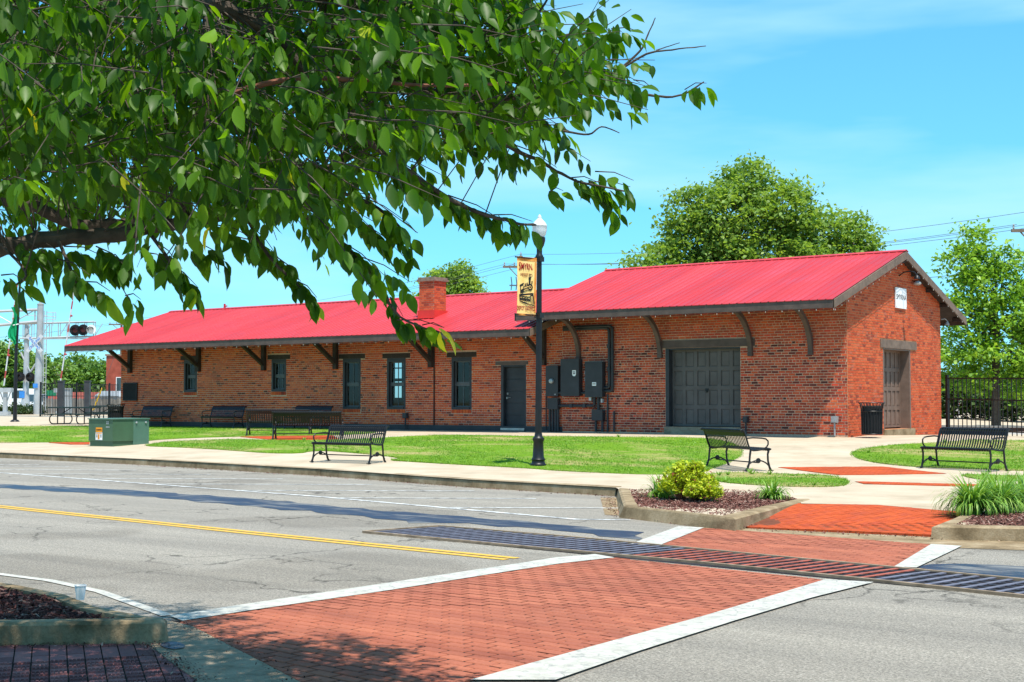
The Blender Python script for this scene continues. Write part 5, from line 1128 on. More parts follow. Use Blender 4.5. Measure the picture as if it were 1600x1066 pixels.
for px, d, w in ((1487, 78, 1.5), (1530, 80, 1.6), (1580, 76, 1.6)):
    x, y = at(px, d); tree('background_shrub', {1487: 'dark shrub behind the fence nearest the brick gable', 1530: 'dark shrub behind the fence in the middle of the gap', 1580: 'dark shrub behind the fence at the right edge'}[px], x, y, .4, [(0, 0, 1.2, w, 1.2, .9), (.4, 0, 2.3, w*.7, 1, .8)], 2500, .16, 'hedge_leaf', .1, 1, cat='shrub')
x, y = at(706, 110); tree('round_tree', 'small round green treetop showing above the roof beside the chimney', x, y, .5, [(-.9, 0, 10.2, 1.4, 1.5, 1.3), (.5, 0, 10.8, 1.4, 1.5, 1.2), (1.2, 0, 9.5, 1.2, 1.4, 1.2), (-2.5, 0, 8.9, .7, .9, .6), (2.0, 0, 8.6, .7, 1, .6), (0, 0, 8.6, 1.8, 1.5, 1.2)], 9000, .16, 'leaf_mid', .25, 8, clump=.35, sub=22)
rs = random.Random(5)
LT = [(-30, 135, 520, 'leftmost'), (14, 128, 532, 'in front of which the flag pole stands'), (48, 150, 550, 'behind the thick signal mast'), (80, 160, 556, 'behind the crossing gate'), (112, 165, 553, 'with the tallest crown right of the gate arm'), (140, 160, 566, 'low'), (165, 170, 560, 'beside the far brick building'), (195, 175, 570, 'half hidden by the depot')]
for px, d, ytop, lb in LT:
    x, y = at(px, d); s_ = d/2190; hgt = 1.6+(627-ytop)*s_-.66; w = 27*s_
    bl = [(rs.uniform(-.4, .4)*w, 0, hgt-1.6, w*.8, 2, 1.5), (-w*.7, 0, hgt-3.0, w*.8, 2, 1.6), (w*.7, 0, hgt-2.8, w*.8, 2, 1.6), (0, 0, hgt*.45, w*1.1, 2, hgt*.4), (-w*.5, 0, 1.6, w, 2, 1.6), (w*.6, 0, 1.6, w, 2, 1.6)]
    tree('woodland_tree', 'distant leafy tree '+lb if lb[0] not in 'l' else lb.replace('low', 'lowest').capitalize().lower()+' distant leafy tree of the row at far left', x, y, .66, bl, 5200, .26, 'leaf_far', .2, 3, 'trees beyond the level crossing', clump=.55, sub=22)
# yellow shrub, daylilies
def shrub(x, y, z, label, blobs, n):
    t = thing('spirea_shrub', label, 'shrub', (x, y, z), YAW); C = []; T = []; q = MB()
    for b in blobs:
        m = n//len(blobs)//9; d = RNG.normal(size=(m, 3)); d[:, 2] = np.abs(d[:, 2])*.9-.15; d /= np.linalg.norm(d, axis=1)[:, None]; cc = d*(RNG.uniform(.4, 1.22, m)[:, None])*np.array(b[3:])+np.array(b[:3]); ct = np.clip(RNG.normal(.5, .17, m)+.12*(cc[:, 2]-.3), 0, .9)
        for c, t_ in zip(cc, ct):
            if c[2] < .02: continue
            k = 9; C.append(c+RNG.normal(size=(k, 3))*.028); red = RNG.random() < .05; T.append(np.full(k, .97) if red else np.clip(t_+RNG.normal(0, .09, k), 0, .9))
            if RNG.random() < .3: q.tube([(b[0]*.6, b[1]*.6, 0), tuple(c*.55+np.array([0, 0, .05])), tuple(c)], [.006, .004, .002], 3)
    link(bpy.data.objects.new('foliage', leaf_cloud(np.concatenate(C), .026, np.concatenate(T), 'foliage', 'leaf_yellow', .5, .35)), t); q.build('stem', 'twig_red', t)
x, y = at(1078, 20.3)
SB = [(-.16, .22, .30, .24, .26, .24), (.02, .1, .36, .22, .2, .20), (.16, -.12, .22, .20, .2, .20), (-.30, .12, .20, .18, .2, .17), (.26, .1, .26, .14, .18, .16), (.27, -.34, .13, .17, .15, .12), (.05, -.3, .14, .17, .15, .13), (-.12, .3, .48, .1, .1, .09), (.1, .1, .52, .08, .08, .07)]
shrub(x, y, .16, 'bright yellow green rounded shrub in the mulch bed on the kerb island', [tuple(v*.9 for v in b) for b in SB], 9500)
def daylily(x, y, z, label, nb, ln, group='daylily clumps in the kerb islands'):
    t = thing('daylily_clump', label, 'plant', (x, y, z), 0, None, group); V = []; F = []; T = []
    for _ in range(nb):
        a = random.uniform(0, 6.283); L_ = ln*random.uniform(.55, 1.1); lean = random.uniform(.35, 1.75); w = random.uniform(.007, .013); br = random.uniform(0, .10); tn = random.random(); n = 6
        ca, sa = math.cos(a), math.sin(a); k = len(V); bx, by = br*math.cos(a+random.gauss(0, .8)), br*math.sin(a+random.gauss(0, .8)); r = h = 0; ang = math.pi/2-lean*.35
        for i in range(n+1):
            ww = w*(1-(i/n)**2.2)+.0006; V += [(bx+ca*r-sa*ww, by+sa*r+ca*ww, h), (bx+ca*r+sa*ww, by+sa*r-ca*ww, h)]
            r += math.cos(ang)*L_/n; h += math.sin(ang)*L_/n; ang -= lean*.42*(.6+i/n)
            h = max(h, .005)
        for i in range(n): F.append((k+2*i, k+2*i+1, k+2*i+3, k+2*i+2)); T.append(min(1, max(0, tn*.7+.25*i/n)))
    link(bpy.data.objects.new('blades', np_mesh('blades', np.array(V), np.array(F), T, 'blade')), t); q = MB(); q.lathe([(.05, -.02), (.06, .02), (.03, .05)], (0, 0, 0), 8); q.build('root_crown', 'soil', t); return t
_thing = thing
def thing(name, label, cat, loc=(0, 0, 0), rz=0, group=None, g2=None): return _thing(name, label, cat, loc, rz, g2 or group)
x, y = at(1032, 20.9); daylily(x, y, .16, 'grassy daylily clump left of the yellow shrub', 150, .50); x, y = at(1055, 21.6); daylily(x, y, .16, 'smaller grassy clump tucked behind the yellow shrub', 90, .45)
x, y = at(1205, 20.6); daylily(x, y, .16, 'grassy daylily clump at the right end of the left kerb island', 190, .42)
for px, d, lb, n, l in ((1516, 18.0, 'largest arching daylily clump at the left of the right hand bed', 330, .58), (1560, 18.3, 'daylily clump second from the left in the right hand bed', 300, .56), (1603, 18.8, 'daylily clump cut by the right edge of the picture', 260, .55), (1548, 19.6, 'daylily clump behind the others in the right hand bed', 240, .55), (1590, 20.0, 'rearmost daylily clump in the right hand bed', 220, .5)):
    x, y = at(px, d); daylily(x, y, .15, lb, int(n*1.5), l*1.15)
# hedge at far left
for px, d, w in ((22, 100, 1.5), (52, 101, 1.2)):
    x, y = at(px, d); tree('hedge', 'low dark hedge '+('left of' if px == 22 else 'right of')+' the flared signal mast foot', x, y, .66, [(0, 0, .35, w, .7, .4), (-w*.5, 0, .3, w*.6, .6, .35)], 1500, .09, 'hedge_leaf', .05, .3, cat='hedge', clump=.15)
# ------------------------------------------------------------------ level crossing gear at the far left
x, y = at(62, 100); t = thing('signal_mast', 'tall galvanised crossing signal mast with cantilever arms and crossbuck', 'railway signal', (x, y, .66), YAW); M_ = 100/2190
q = MB(); q.tube([(-.12, 0, 0), (-.05, 0, 4), (0, 0, 7.85)], [.30, .25, .22], 14); q.build('mast', 'galvanised', t, smooth=True)
q = MB(); q.lathe([(.24, 7.8), (.26, 7.9), (.1, 7.95), (.1, 8.15), (.14, 8.2), (.1, 8.45), (.03, 8.5)], (0, 0, 0), 10); q.build('mast_cap', 'galvanised', t, smooth=True)
q = MB(); q.tube([(0, 0, 7.5), (-4, -.3, 7.3)], .10, 8); q.tube([(0, 0, 6.65), (-4, -.3, 6.25)], .11, 8); q.tube([(-.4, 0, 6.7), (-.4, 0, 7.45)], .05, 6); q.tube([(-2.0, -.1, 6.5), (-.5, 0, 7.4)], .04, 6); q.tube([(-2.0, -.1, 6.5), (-3.4, -.2, 7.3)], .04, 6); q.build('cantilever_arm', 'galvanised', t)
q = MB()
for a, b in (((.35, 7.3), (1.0, 7.3)), ((1.0, 7.3), (1.0, 6.8)), ((.35, 6.8), (1.0, 6.8)), ((.8, 7.3), (.8, 6.3)), ((-1.2, 7.1), (1, 7.0))): q.tube([(a[0], .3, a[1]), (b[0], .3, b[1])], .025, 5)
q.build('railing', 'galvanised', t)
q = MB()
for dx in (.32, .5): q.tube([(dx, -.15, .3), (dx, -.15, 7.4)], .03, 5)
for k in range(20): q.tube([(.32, -.15, .6+k*.34), (.5, -.15, .6+k*.34)], .018, 4)
q.build('ladder', 'galvanised', t)
q = MB(); q.box(-.35, -.02, -.34, -.30, 1.9, 2.2); q.build('blue_plate', 'blue_sign', t)
for sg, wd in ((1, 'RAILROAD'), (-1, 'CROSSING')):
    q = MB(); q.box(-.78, .78, -.02, .0, -.13, .13); o = q.build('crossbuck_board', 'gate_white', t); o.location = (-.25, -.40-.03*(sg > 0), 5.05); o.rotation_euler = (0, sg*R(48), 0); text_mesh(wd, .24, 'blue_sign', 'lettering', o, (0, -.024, 0), (math.pi/2, 0, 0), .95, .004, .001)
x, y = at(41, 105); t = thing('signal_mast', 'second galvanised signal mast with flared foot, truss arm and flashing light pairs', 'railway signal', (x, y, .66), YAW)
q = MB(); q.tube([(-.05, 0, 0), (-.03, 0, .5), (0, 0, 1.6), (0, 0, 6.9)], [.48, .36, .22, .18], 12); q.build('mast', 'galvanised', t, smooth=True)
q = MB(); xe = 5.1
for z in (6.75, 5.65):
    for yy in (-.25, .25): q.tube([(-.4, yy, z-.0), (xe, yy, z+.15)], .06, 6)
for k in range(9):
    xx = -.2+k*.66; q.tube([(xx, -.25, 5.66+.018*k), (xx, -.25, 6.76+.018*k)], .04, 5); q.tube([(xx, .25, 5.66+.018*k), (xx, .25, 6.76+.018*k)], .03, 5)
    if k % 2 == 0: q.tube([(xx, -.25, 5.66), (xx+.66, -.25, 6.76)], .03, 5)
q.box(-.3, xe, -.3, .3, 5.6, 5.66); q.build('truss_arm', 'galvanised', t)
q = MB()
q.tube([(0, -.1, 2.6), (.9, -.1, 4.0)], .07, 6); q.tube([(.3, -.1, 3.2), (-.4, -.1, 4.6)], .07, 6); q.build('brace', 'galvanised', t)
def flasher(par, px_, pz, r=.38, front='lens_dark', back='ink_black'):
    q = MB(); q.lathe([(r, 0), (r*.98, .03), (.16, .06), (.14, .25), (.05, .28)], (0, 0, 0), 18); f = q.build('signal_light', back, par, smooth=True); f.location = (px_, -.42, pz); f.rotation_euler = (-math.pi/2, 0, 0)
    q = MB(); q.lathe([(.19, -.02), (.17, -.04), (.02, -.05)], (0, 0, 0), 12); q.build('lens', front, f, smooth=True)
    q = MB(); n = 8; vs = []
    for k in range(n+1): a = math.pi*k/n; vs += [(.2*math.cos(a), -.2*math.sin(a), -.02), (.2*math.cos(a), -.2*math.sin(a), -.32)]
    q.add(vs, [(2*k, 2*k+1, 2*k+3, 2*k+2) for k in range(n)]); q.build('hood', 'ink_black', f); return f
flasher(t, 3.75, 6.25, .42, 'lens_red'); flasher(t, 4.35, 6.27, .42, 'lens_red'); flasher(t, 4.95, 6.3, .36, 'white_paint', 'white_paint'); flasher(t, -.3, 2.75, .36, 'lens_dark'); flasher(t, .45, 2.75, .36, 'lens_dark')
q = MB(); q.box(-.4, .0, -.3, -.26, 1.2, 1.7); q.build('blue_plate', 'blue_sign', t)
def gate(px0, d, ang, Lg, label, base):
    x, y = at(px0, d); t = thing('crossing_gate', label, 'crossing gate', (x, y, .66), YAW); q = MB()
    q.box(-.45, .45, -.25, .25, 1.55, 1.85); q.box(-.12, .12, -.12, .12, 0, 1.6); q.box(-.3, .3, -.3, .3, 0, .25); q.build('mechanism', 'galvanised', t)
    q = MB(); q.tube([(-.45, 0, 1.85), (-.1, 0, .9)], .04, 5); q.tube([(.45, 0, 1.85), (.1, 0, .9)], .04, 5); q.build('stay', 'galvanised', t)
    n = 14
    for k in range(n):
        a, b = k/n, (k+1)/n; f = lambda s_: (math.sin(ang)*Lg*s_, -.3, 2.0+math.cos(ang)*Lg*s_); q = MB(); q.beam(f(a), f(b), .085, .05, (0, 1, 0)); q.build('gate_arm', 'signal_red' if k % 3 == 1 else 'gate_white', t)
    for k in (4, 9):
        q = MB(); p = f(k/n); q.lathe([(.07, 0), (.09, .05), (.07, .12), (.02, .14)], (p[0]+.08, p[1], p[2]), 8); q.build('arm_lamp', 'signal_red', t)
gate(9, 95, .115, 7.0, 'left raised red and white crossing gate arm near the flag pole', 0); gate(96, 98, .135, 7.6, 'raised red and white crossing gate arm rising behind the fence pillar', 0)
x, y = at(24.5, 67); t = thing('flag_pole', 'slim black pole at the far left carrying a green banner', 'pole', (x, y, gz(x, y)), YAW); q = MB(); q.tube([(0, 0, 0), (0, 0, 3.2), (.14, 0, 6.6)], [.10, .075, .055], 10); q.build('pole', 'black_metal', t, smooth=True); q = MB(); q.lathe([(.22, 0), (.2, .05), (.12, .1)], (0, 0, 0), 12); q.build('base', 'black_metal', t, smooth=True)
t = thing('green_banner', 'limp green banner hanging on the black pole', 'banner', (x, y, gz(x, y)), YAW); q = MB()
for k in range(10):
    for j in range(6):
        f = lambda j, k: (.05+(-.28+.14*math.sin(k*.7))*j/6*(1 if k < 9 else .5), -.10+.06*math.sin(j*2.1+k*.5), 5.55-k*.18-(0.10*j/6))
        q.quad(f(j, k), f(j+1, k), f(j+1, k+1), f(j, k+1))
q.build('cloth', 'flag_green', t, smooth=True); q = MB(); q.tube([(.02, -.08, 4.62), (-.12, -.1, 4.6), (.14, -.1, 4.66)], .03, 6); q.build('tie', 'white_paint', t)
# vehicles beyond the crossing
def car(px, d, rz, label, cat, body, Lc=4.6, Wc=1.85, hb=.85, hr=1.5, van=False):
    x, y = at(px, d); t = thing('parked_'+cat, label, cat, (x, y, .66), rz); q = MB(); a = Lc/2
    pr = [(-a, .35), (-a, hb), (-a*.55, hb+.05), (a*.45, hb+.05), (a*.95, hb-.08), (a, .4)] if not van else [(-a, .35), (-a, hr-.1), (-a+.15, hr), (a*.55, hr), (a*.72, hb+.25), (a*.97, hb), (a, .4)]
    q.prism([(u, -Wc/2, z) for u, z in pr], (0, 0, 0), (0, Wc, 0)); q.build('body', body, t)
    if not van:
        q = MB(); q.prism([(u, -Wc/2+.12, z) for u, z in ((-a*.62, hb+.05), (-a*.42, hr), (a*.12, hr), (a*.42, hb+.05))], (0, 0, 0), (0, Wc-.24, 0)); q.build('cabin_glass', 'car_glass', t); q = MB(); q.box(-a*.43, a*.13, -Wc/2+.11, Wc/2-.11, hr, hr+.04); q.build('cabin_roof', body, t)
    else:
        q = MB(); q.box(a*.05, a*.5, -Wc/2-.01, Wc/2+.01, hb+.2, hr-.15); q.build('window', 'car_glass', t)
    wm = MB(); wm.lathe([(.31, -.1), (.33, -.08), (.33, .08), (.31, .1)], (0, 0, 0), 14); wm = wm.mesh('wheel', 'tyre')
    for u in (-a*.6, a*.6):
        for s_ in (-1, 1): o = inst('wheel', wm, t, (u, s_*(Wc/2-.08), .33), (math.pi/2, 0, 0))
    for s_ in (-1, 1): q = MB(); q.box(a-.02, a+.015, s_*Wc*.33-.15, s_*Wc*.33+.15, .62, .75); q.build('headlight', 'bulb', t)
car(25, 118, YAW-.1, 'white van beyond the level crossing, behind the black pole', 'van', 'car_white', 5.2, 1.95, 1.0, 2.0, True); car(57, 116, YAW-1.0, 'white car with a dark windscreen behind the big signal mast', 'car', 'car_white')
car(1503, 96, YAW+.3, 'red car glimpsed through the fence beside the gable', 'car', 'car_red')
x, y = at(1484, 88); t = thing('white_kiosk', 'small white hut seen through the fence next to the gable', 'hut', (x, y, .4), YAW); q = MB(); q.box(-.45, .45, -.4, .4, 0, 1.15); q.build('wall', 'white_paint', t); q = MB(); q.prism([(-.52, -.5, 1.15), (.52, -.5, 1.15), (.4, -.5, 1.32), (-.4, -.5, 1.32)], (0, 0, 0), (0, 1, 0)); q.build('roof', 'label_orange', t)
# railway track behind the fence
def rail(p0, p1, h, label):
    A, B = Vector(p0), Vector(p1); t = thing('railway_rail', label, 'rail', (A.x, A.y, .5), math.atan2(B.y-A.y, B.x-A.x), 'railway rails behind the depot'); q = MB(); L_ = (B-A).length; q.box(0, L_, -.035, .035, h-.045, h); q.build('railhead', 'steel', t); q = MB(); q.box(0, L_, -.012, .012, .02, h-.045); q.box(0, L_, -.075, .075, 0, .022); q.build('rail_web', 'rust', t)
rail((-120, 16.5), (40, 14.5), .19, 'rusty rail of the track nearest the fence'); rail((-120, 18.0), (40, 16.0), .19, 'rusty rail of the track farther from the fence')
q = MB(); q.prism([(-130, 14.8, .3), (-130, 15.6, .51), (-130, 19, .51), (-130, 20, .3)], (0, 0, 0), (175, -2, 0)); struct(q.build('track_ballast', 'ballast'))
# far left fence, walls and brick building
x0, y0 = at(68, 112); x1, y1 = at(205, 112); A = Vector((x0, y0)); B = Vector((x1, y1)); t = thing('board_fence', 'weathered grey board fence far behind the iron fence', 'fence', (x0, y0, .66), math.atan2(y1-y0, x1-x0)); n = 44; Lb = (B-A).length; bmh = MB(); bmh.box(-Lb/n*.46, Lb/n*.46, -.02, .02, 0, 1.15); bmh = bmh.mesh('board', 'wood_grey')
for k in range(n): inst('board', bmh, t, (Lb*(k+.5)/n, random.uniform(-.03, .03), 0), (0, 0, 0), (1, 1, random.uniform(.94, 1.06)))
q = MB(); q.box(0, Lb, .03, .08, .3, .4); q.box(0, Lb, .03, .08, .85, .95); q.build('rail', 'wood_grey', t)
x, y = at(112, 122); t = thing('low_building', 'low hut with a dull red roof behind the board fence', 'building', (x, y, .66), YAW); q = MB(); q.box(-2.2, 2.2, 0, 3, 0, 1.1); q.build('wall', 'wood_grey', t); q = MB(); q.prism([(-2.4, -.3, 1.05), (-2.4, 1.5, 1.75), (-2.4, 3.3, 1.05)], (0, 0, 0), (4.8, 0, 0)); q.build('roof', 'tile_red', t)
x, y = at(186, 125); t = thing('brick_building', 'far red brick building beside the left end of the depot', 'building', (x, y, .66), YAW); q = MB(); q.box(-1.15, 4, 0, 6, 0, 5.0); q.build('wall', 'brick_far', t); q = MB(); q.box(-1.25, 4.1, -.1, 6.1, 5.0, 5.15); q.build('parapet', 'cap_stone', t)
for zz in (2.35,): q = MB(); q.box(-.25, .35, -.04, .02, zz-.8, zz+.75); w = q.build('window', 'white_paint', t); q = MB(); q.box(-.19, .29, -.05, -.035, zz-.74, zz+.69); q.build('pane', 'car_glass', w)
x, y = at(168, 116); t = thing('metal_shed', 'low grey metal shed in front of the far brick building', 'shed', (x, y, .66), YAW); q = MB(); q.box(-1.0, 1.4, 0, 2, 0, 1.3); q.build('wall', 'plastic_grey', t); q = MB(); q.prism([(-1.1, -.1, 1.3), (1.5, -.1, 1.3), (1.5, 2.1, 1.75), (-1.1, 2.1, 1.75)], (0, 0, 0), (0, 0, .06)); q.build('roof', 'galvanised', t)
x, y = at(105, 95); t = thing('control_cabinet', 'silver signal control cabinet behind the iron fence', 'cabinet', (x, y, .66), YAW); q = MB(); q.box(-.28, .28, -.25, .25, .1, 1.75); q.build('body', 'galvanised', t); q = MB(); q.box(-.25, .25, -.27, -.251, .2, 1.6); q.build('door', 'galvanised', t); q = MB(); q.prism([(-.32, -.3, 1.75), (.32, -.3, 1.75), (.32, .3, 1.75), (-.32, .3, 1.75)], (0, 0, 0), (0, 0, .08)); q.build('roof', 'steel', t); q = MB(); q.box(-.3, .3, -.3, .3, -.02, .1); q.build('plinth', 'concrete', t)
x, y = at(82, 104); t = thing('road_sign', 'small green road sign seen through the far iron fence', 'sign', (x, y, .66), YAW); q = MB(); q.box(-.4, .3, -.02, .02, 1.35, 1.75); q.build('board', 'green_sign', t); q = MB(); q.tube([(0, .03, 0), (0, .03, 1.8)], .03, 6); q.build('post', 'galvanised', t)
x, y = at(156, 100); t = thing('guy_wire_guard', 'slanting yellow guy wire guard behind the iron fence', 'guy wire', (x, y, .66), YAW); q = MB(); q.tube([(-.45, 0, .3), (.18, 0, 1.9)], .05, 6); q.build('guard', 'guy_yellow', t); q = MB(); q.tube([(.18, 0, 1.9), (2.6, 0, 8.2)], .012, 4); q.tube([(-.55, 0, 0), (-.45, 0, .3)], .015, 4); q.build('wire', 'ink_grey', t)
# utility poles and wires
def upole(x, y, h, label, arm=2.2, arz=0., transformer=False):
    t = thing('utility_pole', label, 'utility pole', (x, y, .5), YAW+arz, 'utility poles along the railway'); q = MB(); q.tube([(0, 0, 0), (0, 0, h)], [.16, .11], 8); q.build('pole', 'pole_wood', t, smooth=True)
    q = MB(); q.box(-arm*.55, arm*.45, -.18, -.08, h-.75, h-.62); q.beam((-arm*.35, -.13, h-.75), (0, -.13, h-1.5), .05, .05); q.build('cross_arm', 'pole_wood', t)
    for xx in (-arm*.5, -arm*.2, arm*.2, arm*.4): q = MB(); q.lathe([(.02, 0), (.05, .05), (.03, .12), (.05, .18), (.02, .22)], (xx, -.13, h-.62), 8); q.build('insulator', 'plastic_grey', t)
    q = MB(); q.lathe([(.03, 0), (.05, .1), (.02, .25)], (0, 0, h), 8); q.build('insulator', 'plastic_grey', t)
    if transformer:
        q = MB(); q.lathe([(.18, 0), (.2, .05), (.2, .55), (.12, .62)], (-.35, -.1, h-2.9), 12); q.build('transformer', 'plastic_grey', t)
        q = MB()
        for xx in (-.6, -.3): q.tube([(xx, -.1, h-2.1), (xx+.05, -.1, h-1.7), (xx, -.12, h-1.3)], .03, 5); 
        q.box(-.7, 0, -.14, -.06, h-1.85, h-1.78); q.build('cutout_switch', 'ink_grey', t)
    return (x, y, .5+h)
pm_ = upole(*at(814, 85), 9.95, 'utility pole with a crossarm partly hidden by the street banner', 2.0, 0, True); pl_ = upole(*at(189, 150), 10.0, 'distant utility pole above the left tip of the depot roof', 2.4); pr_ = upole(*at(1622, 60), 9.1, 'utility pole just outside the right edge carrying the wires', 2.0)
x, y = at(85, 150); upole(x, y, 4.6, 'low distant utility pole behind the iron fence at far left', 1.9, 0, True)
wt = thing('overhead_wires', 'thin overhead utility wires crossing the sky behind the depot', 'wires', (0, 30, 9)); 
def wire(a, b, sag, r=.010):
    q = MB(); a, b = Vector(a), Vector(b); n = 14; q.tube([a.lerp(b, i/n)-Vector((0, 0, sag*4*(i/n)*(1-i/n))) for i in range(n+1)], r, 4); q.build('wire', 'ink_grey', wt, True)
rt_ = Vector((math.cos(YAW), math.sin(YAW), 0))
for off, dz in ((-.9, -.5), (-.35, -.5), (0, .1), (.8, -.5)):
    wire(Vector(pm_)+rt_*off+Vector((0, 0, dz)), Vector(pr_)+rt_*off*.9+Vector((0, 0, dz+.1)), .55)
    wire(Vector(pl_)+rt_*off+Vector((0, 0, dz)), Vector(pm_)+rt_*off+Vector((0, 0, dz)), 1.2)
wire(Vector(pm_)+Vector((0, 0, -2.3)), Vector(pr_)+Vector((0, 0, -2.2)), .5, .012); wire(Vector(pl_)+Vector((0, 0, -2.6)), Vector(pm_)+Vector((0, 0, -2.6)), 1.2, .012)
wire(Vector(pl_)+rt_*.5+Vector((0, 0, -.5)), (-190, 60, 11), 1.5); wire(Vector(pl_)+rt_*-.8+Vector((0, 0, -.5)), (-190, 64, 11), 1.5); wire(Vector(pl_)+Vector((0, 0, -3)), (-190, 62, 7), 1.5); wire(Vector(pl_)+Vector((0, 0, -4.5)), (-190, 58, 6), 1.2)
# ------------------------------------------------------------------ the near cherry tree: trunk left of the frame, boughs overhead
fwv = np.array([-math.sin(YAW)*math.cos(PITCH), math.cos(YAW)*math.cos(PITCH), math.sin(PITCH)]); rtv = np.array([math.cos(YAW), math.sin(YAW), 0]); upv = np.cross(rtv, fwv)
def W3(u, v, d): return np.array(CAM)+d*(fwv+rtv*(u-800)/2190-upv*(v-533)/2190)     # a point on the bough skeleton, d metres out
ch = thing('cherry_tree', 'near cherry tree whose leafy boughs fill the upper left of the picture', 'tree', tuple(W3(-620, 800, 6.0)*np.array([1, 1, 0])+np.array([0, 0, .05])))
limbs = []
def limb(pts, r0, r1, mat='bark_grey', name='bough', n=9):
    W_ = [W3(*p) for p in pts]; out = []
    for i in range(len(W_)-1):          # Catmull-Rom
        p0, p1, p2, p3 = W_[max(i-1, 0)], W_[i], W_[i+1], W_[min(i+2, len(W_)-1)]
        for k in range(5):
            s = k/5; out.append(.5*((2*p1)+(-p0+p2)*s+(2*p0-5*p1+4*p2-p3)*s*s+(-p0+3*p1-3*p2+p3)*s**3)+RNG.normal(size=3)*r0*.10)
    out.append(W_[-1]); k = len(out); q = MB(); q.tube([tuple(p) for p in out], [r0+(r1-r0)*i/(k-1)*(1+.08*math.sin(i*2.3)) for i in range(k)], n); q.build(name, mat, ch, True, smooth=True); limbs.append(np.array(out)); return out
bx = W3(-620, 800, 6.0); q = MB(); q.tube([(bx[0], bx[1], 0), tuple(bx*np.array([1, 1, 0])+np.array([.03, 0, .8])), tuple(W3(-600, 500, 5.9)), tuple(W3(-520, 380, 5.8))], [.20, .16, .14, .11], 12); q.build('trunk', 'bark_grey', ch, True, smooth=True)
limb([(-560, 460, 5.8), (-300, 430, 5.4), (-80, 408, 5.0), (60, 375, 5.1), (180, 366, 5.2), (280, 348, 5.4), (380, 330, 5.7), (470, 285, 6.0), (560, 240, 6.3)], .042, .014)
limb([(-540, 420, 5.8), (-200, 320, 5.9), (0, 312, 6.0), (60, 325, 6.0), (130, 352, 6.1), (230, 340, 6.4), (330, 290, 6.9), (430, 270, 7.3)], .038, .014)
limb([(-520, 380, 5.8), (-250, 50, 5.2), (150, -40, 4.8), (300, 0, 4.8), (370, 20, 4.9), (440, 60, 5.1), (560, 110, 5.4), (700, 150, 5.6), (850, 150, 5.7)], .042, .010)
limb([(150, -40, 4.8), (430, -20, 5.3), (620, 20, 5.6), (780, 60, 5.8), (880, 100, 5.9), (960, 115, 6.0)], .035, .008)
limb([(-80, 260, 6.2), (60, 130, 6.6), (180, 125, 6.8), (330, 160, 7.2), (470, 130, 7.6)], .035, .012)
limb([(330, 160, 4.6), (400, 135, 4.6), (470, 122, 4.6), (570, 126, 4.7), (680, 134, 4.8), (790, 130, 4.9)], .011, .005, 'twig_red', 'shoot', 7)
limb([(440, 60, 5.1), (520, 170, 5.2), (600, 240, 5.3), (700, 310, 5.4), (790, 345, 5.45), (838, 352, 5.5)], .018, .004)
limb([(700, 150, 5.6), (780, 220, 5.7), (850, 255, 5.8), (900, 282, 5.8), (985, 300, 5.8)], .012, .003)
limb([(880, 100, 5.9), (950, 130, 6.0), (1010, 148, 6.1), (1060, 150, 6.1), (1100, 128, 6.1)], .009, .003)
limb([(960, 115, 6.0), (1000, 80, 6.0), (1012, 55, 6.0), (1024, 28, 6.0)], .006, .002); limb([(960, 115, 6.0), (1010, 85, 6.0), (1050, 78, 6.0), (1103, 72, 6.0)], .006, .002); limb([(1025, 79, 6.0), (1040, 74, 6.0), (1062, 67, 6.0)], .003, .0015)
limb([(880, 205, 5.7), (920, 210, 5.7), (940, 198, 5.7), (968, 208, 5.7)], .005, .002); limb([(790, 60, 5.7), (830, 35, 5.7), (862, -12, 5.7)], .007, .004)
limb([(380, 330, 5.7), (470, 335, 5.7), (540, 385, 5.7), (590, 440, 5.7), (625, 495, 5.7), (690, 520, 5.7)], .012, .003); limb([(380, 330, 5.7), (420, 400, 5.6), (460, 440, 5.6), (492, 478, 5.6)], .009, .003)
limb([(470, 285, 6.0), (560, 310, 6.1), (610, 340, 6.1), (640, 380, 6.1), (645, 420, 6.1)], .010, .003); limb([(230, 360, 5.3), (260, 400, 5.2), (285, 440, 5.2), (310, 470, 5.2)], .008, .003)
limb([(90, 372, 5.1), (110, 420, 5.0), (125, 450, 5.0), (165, 475, 5.0)], .007, .002); limb([(0, 380, 5.0), (40, 425, 4.9), (25, 445, 4.9), (5, 452, 4.9)], .006, .002); limb([(170, 410, 5.2), (185, 440, 5.2), (203, 470, 5.2)], .003, .0015)
LV, LR, LN, LS, LT_ = [], [], [], [], []         # leaf base, direction, face normal, length, tint
def unit(v): return v/np.linalg.norm(v)
def spray(a, b, n, size, droop=1., jit=.02, tint=None, hang=.75):
    a, b = np.array(a), np.array(b); ax = unit(b-a); L_ = np.linalg.norm(b-a)
    for i in range(n):
        s = (i+.6)/n; p = a+(b-a)*s-np.array([0, 0, droop*.12*L_*s*s])+RNG.normal(size=3)*jit*.4
        side = unit(np.cross(ax, [0, 0, 1])+1e-6)*(1 if i % 2 else -1)
        d = unit(ax*RNG.uniform(.1, .55)*(1.6 if i == n-1 else 1)+side*RNG.uniform(.1, .6)+np.array([0, 0, -hang*RNG.uniform(.5, 1.5)])+RNG.normal(size=3)*.18)
        nn = unit(np.cross(d, np.cross(RNG.normal(size=3)*.55+np.array([0, 0, .9])+side*.55, d))+1e-6)
        LV.append(p+d*.012); LR.append(d); LN.append(nn); LS.append(size*RNG.uniform(.6, 1.22)); LT_.append(np.clip(RNG.normal(.42, .22), 0, .93) if tint is None else np.clip(tint+RNG.normal(0, .05), 0, 1))
TW = MB()
def twig(a, b, r=.0028): TW.tube([tuple(a), tuple((np.array(a)+np.array(b))/2+np.array([0, 0, .015])), tuple(b)], [r, r*.75, r*.4], 4)
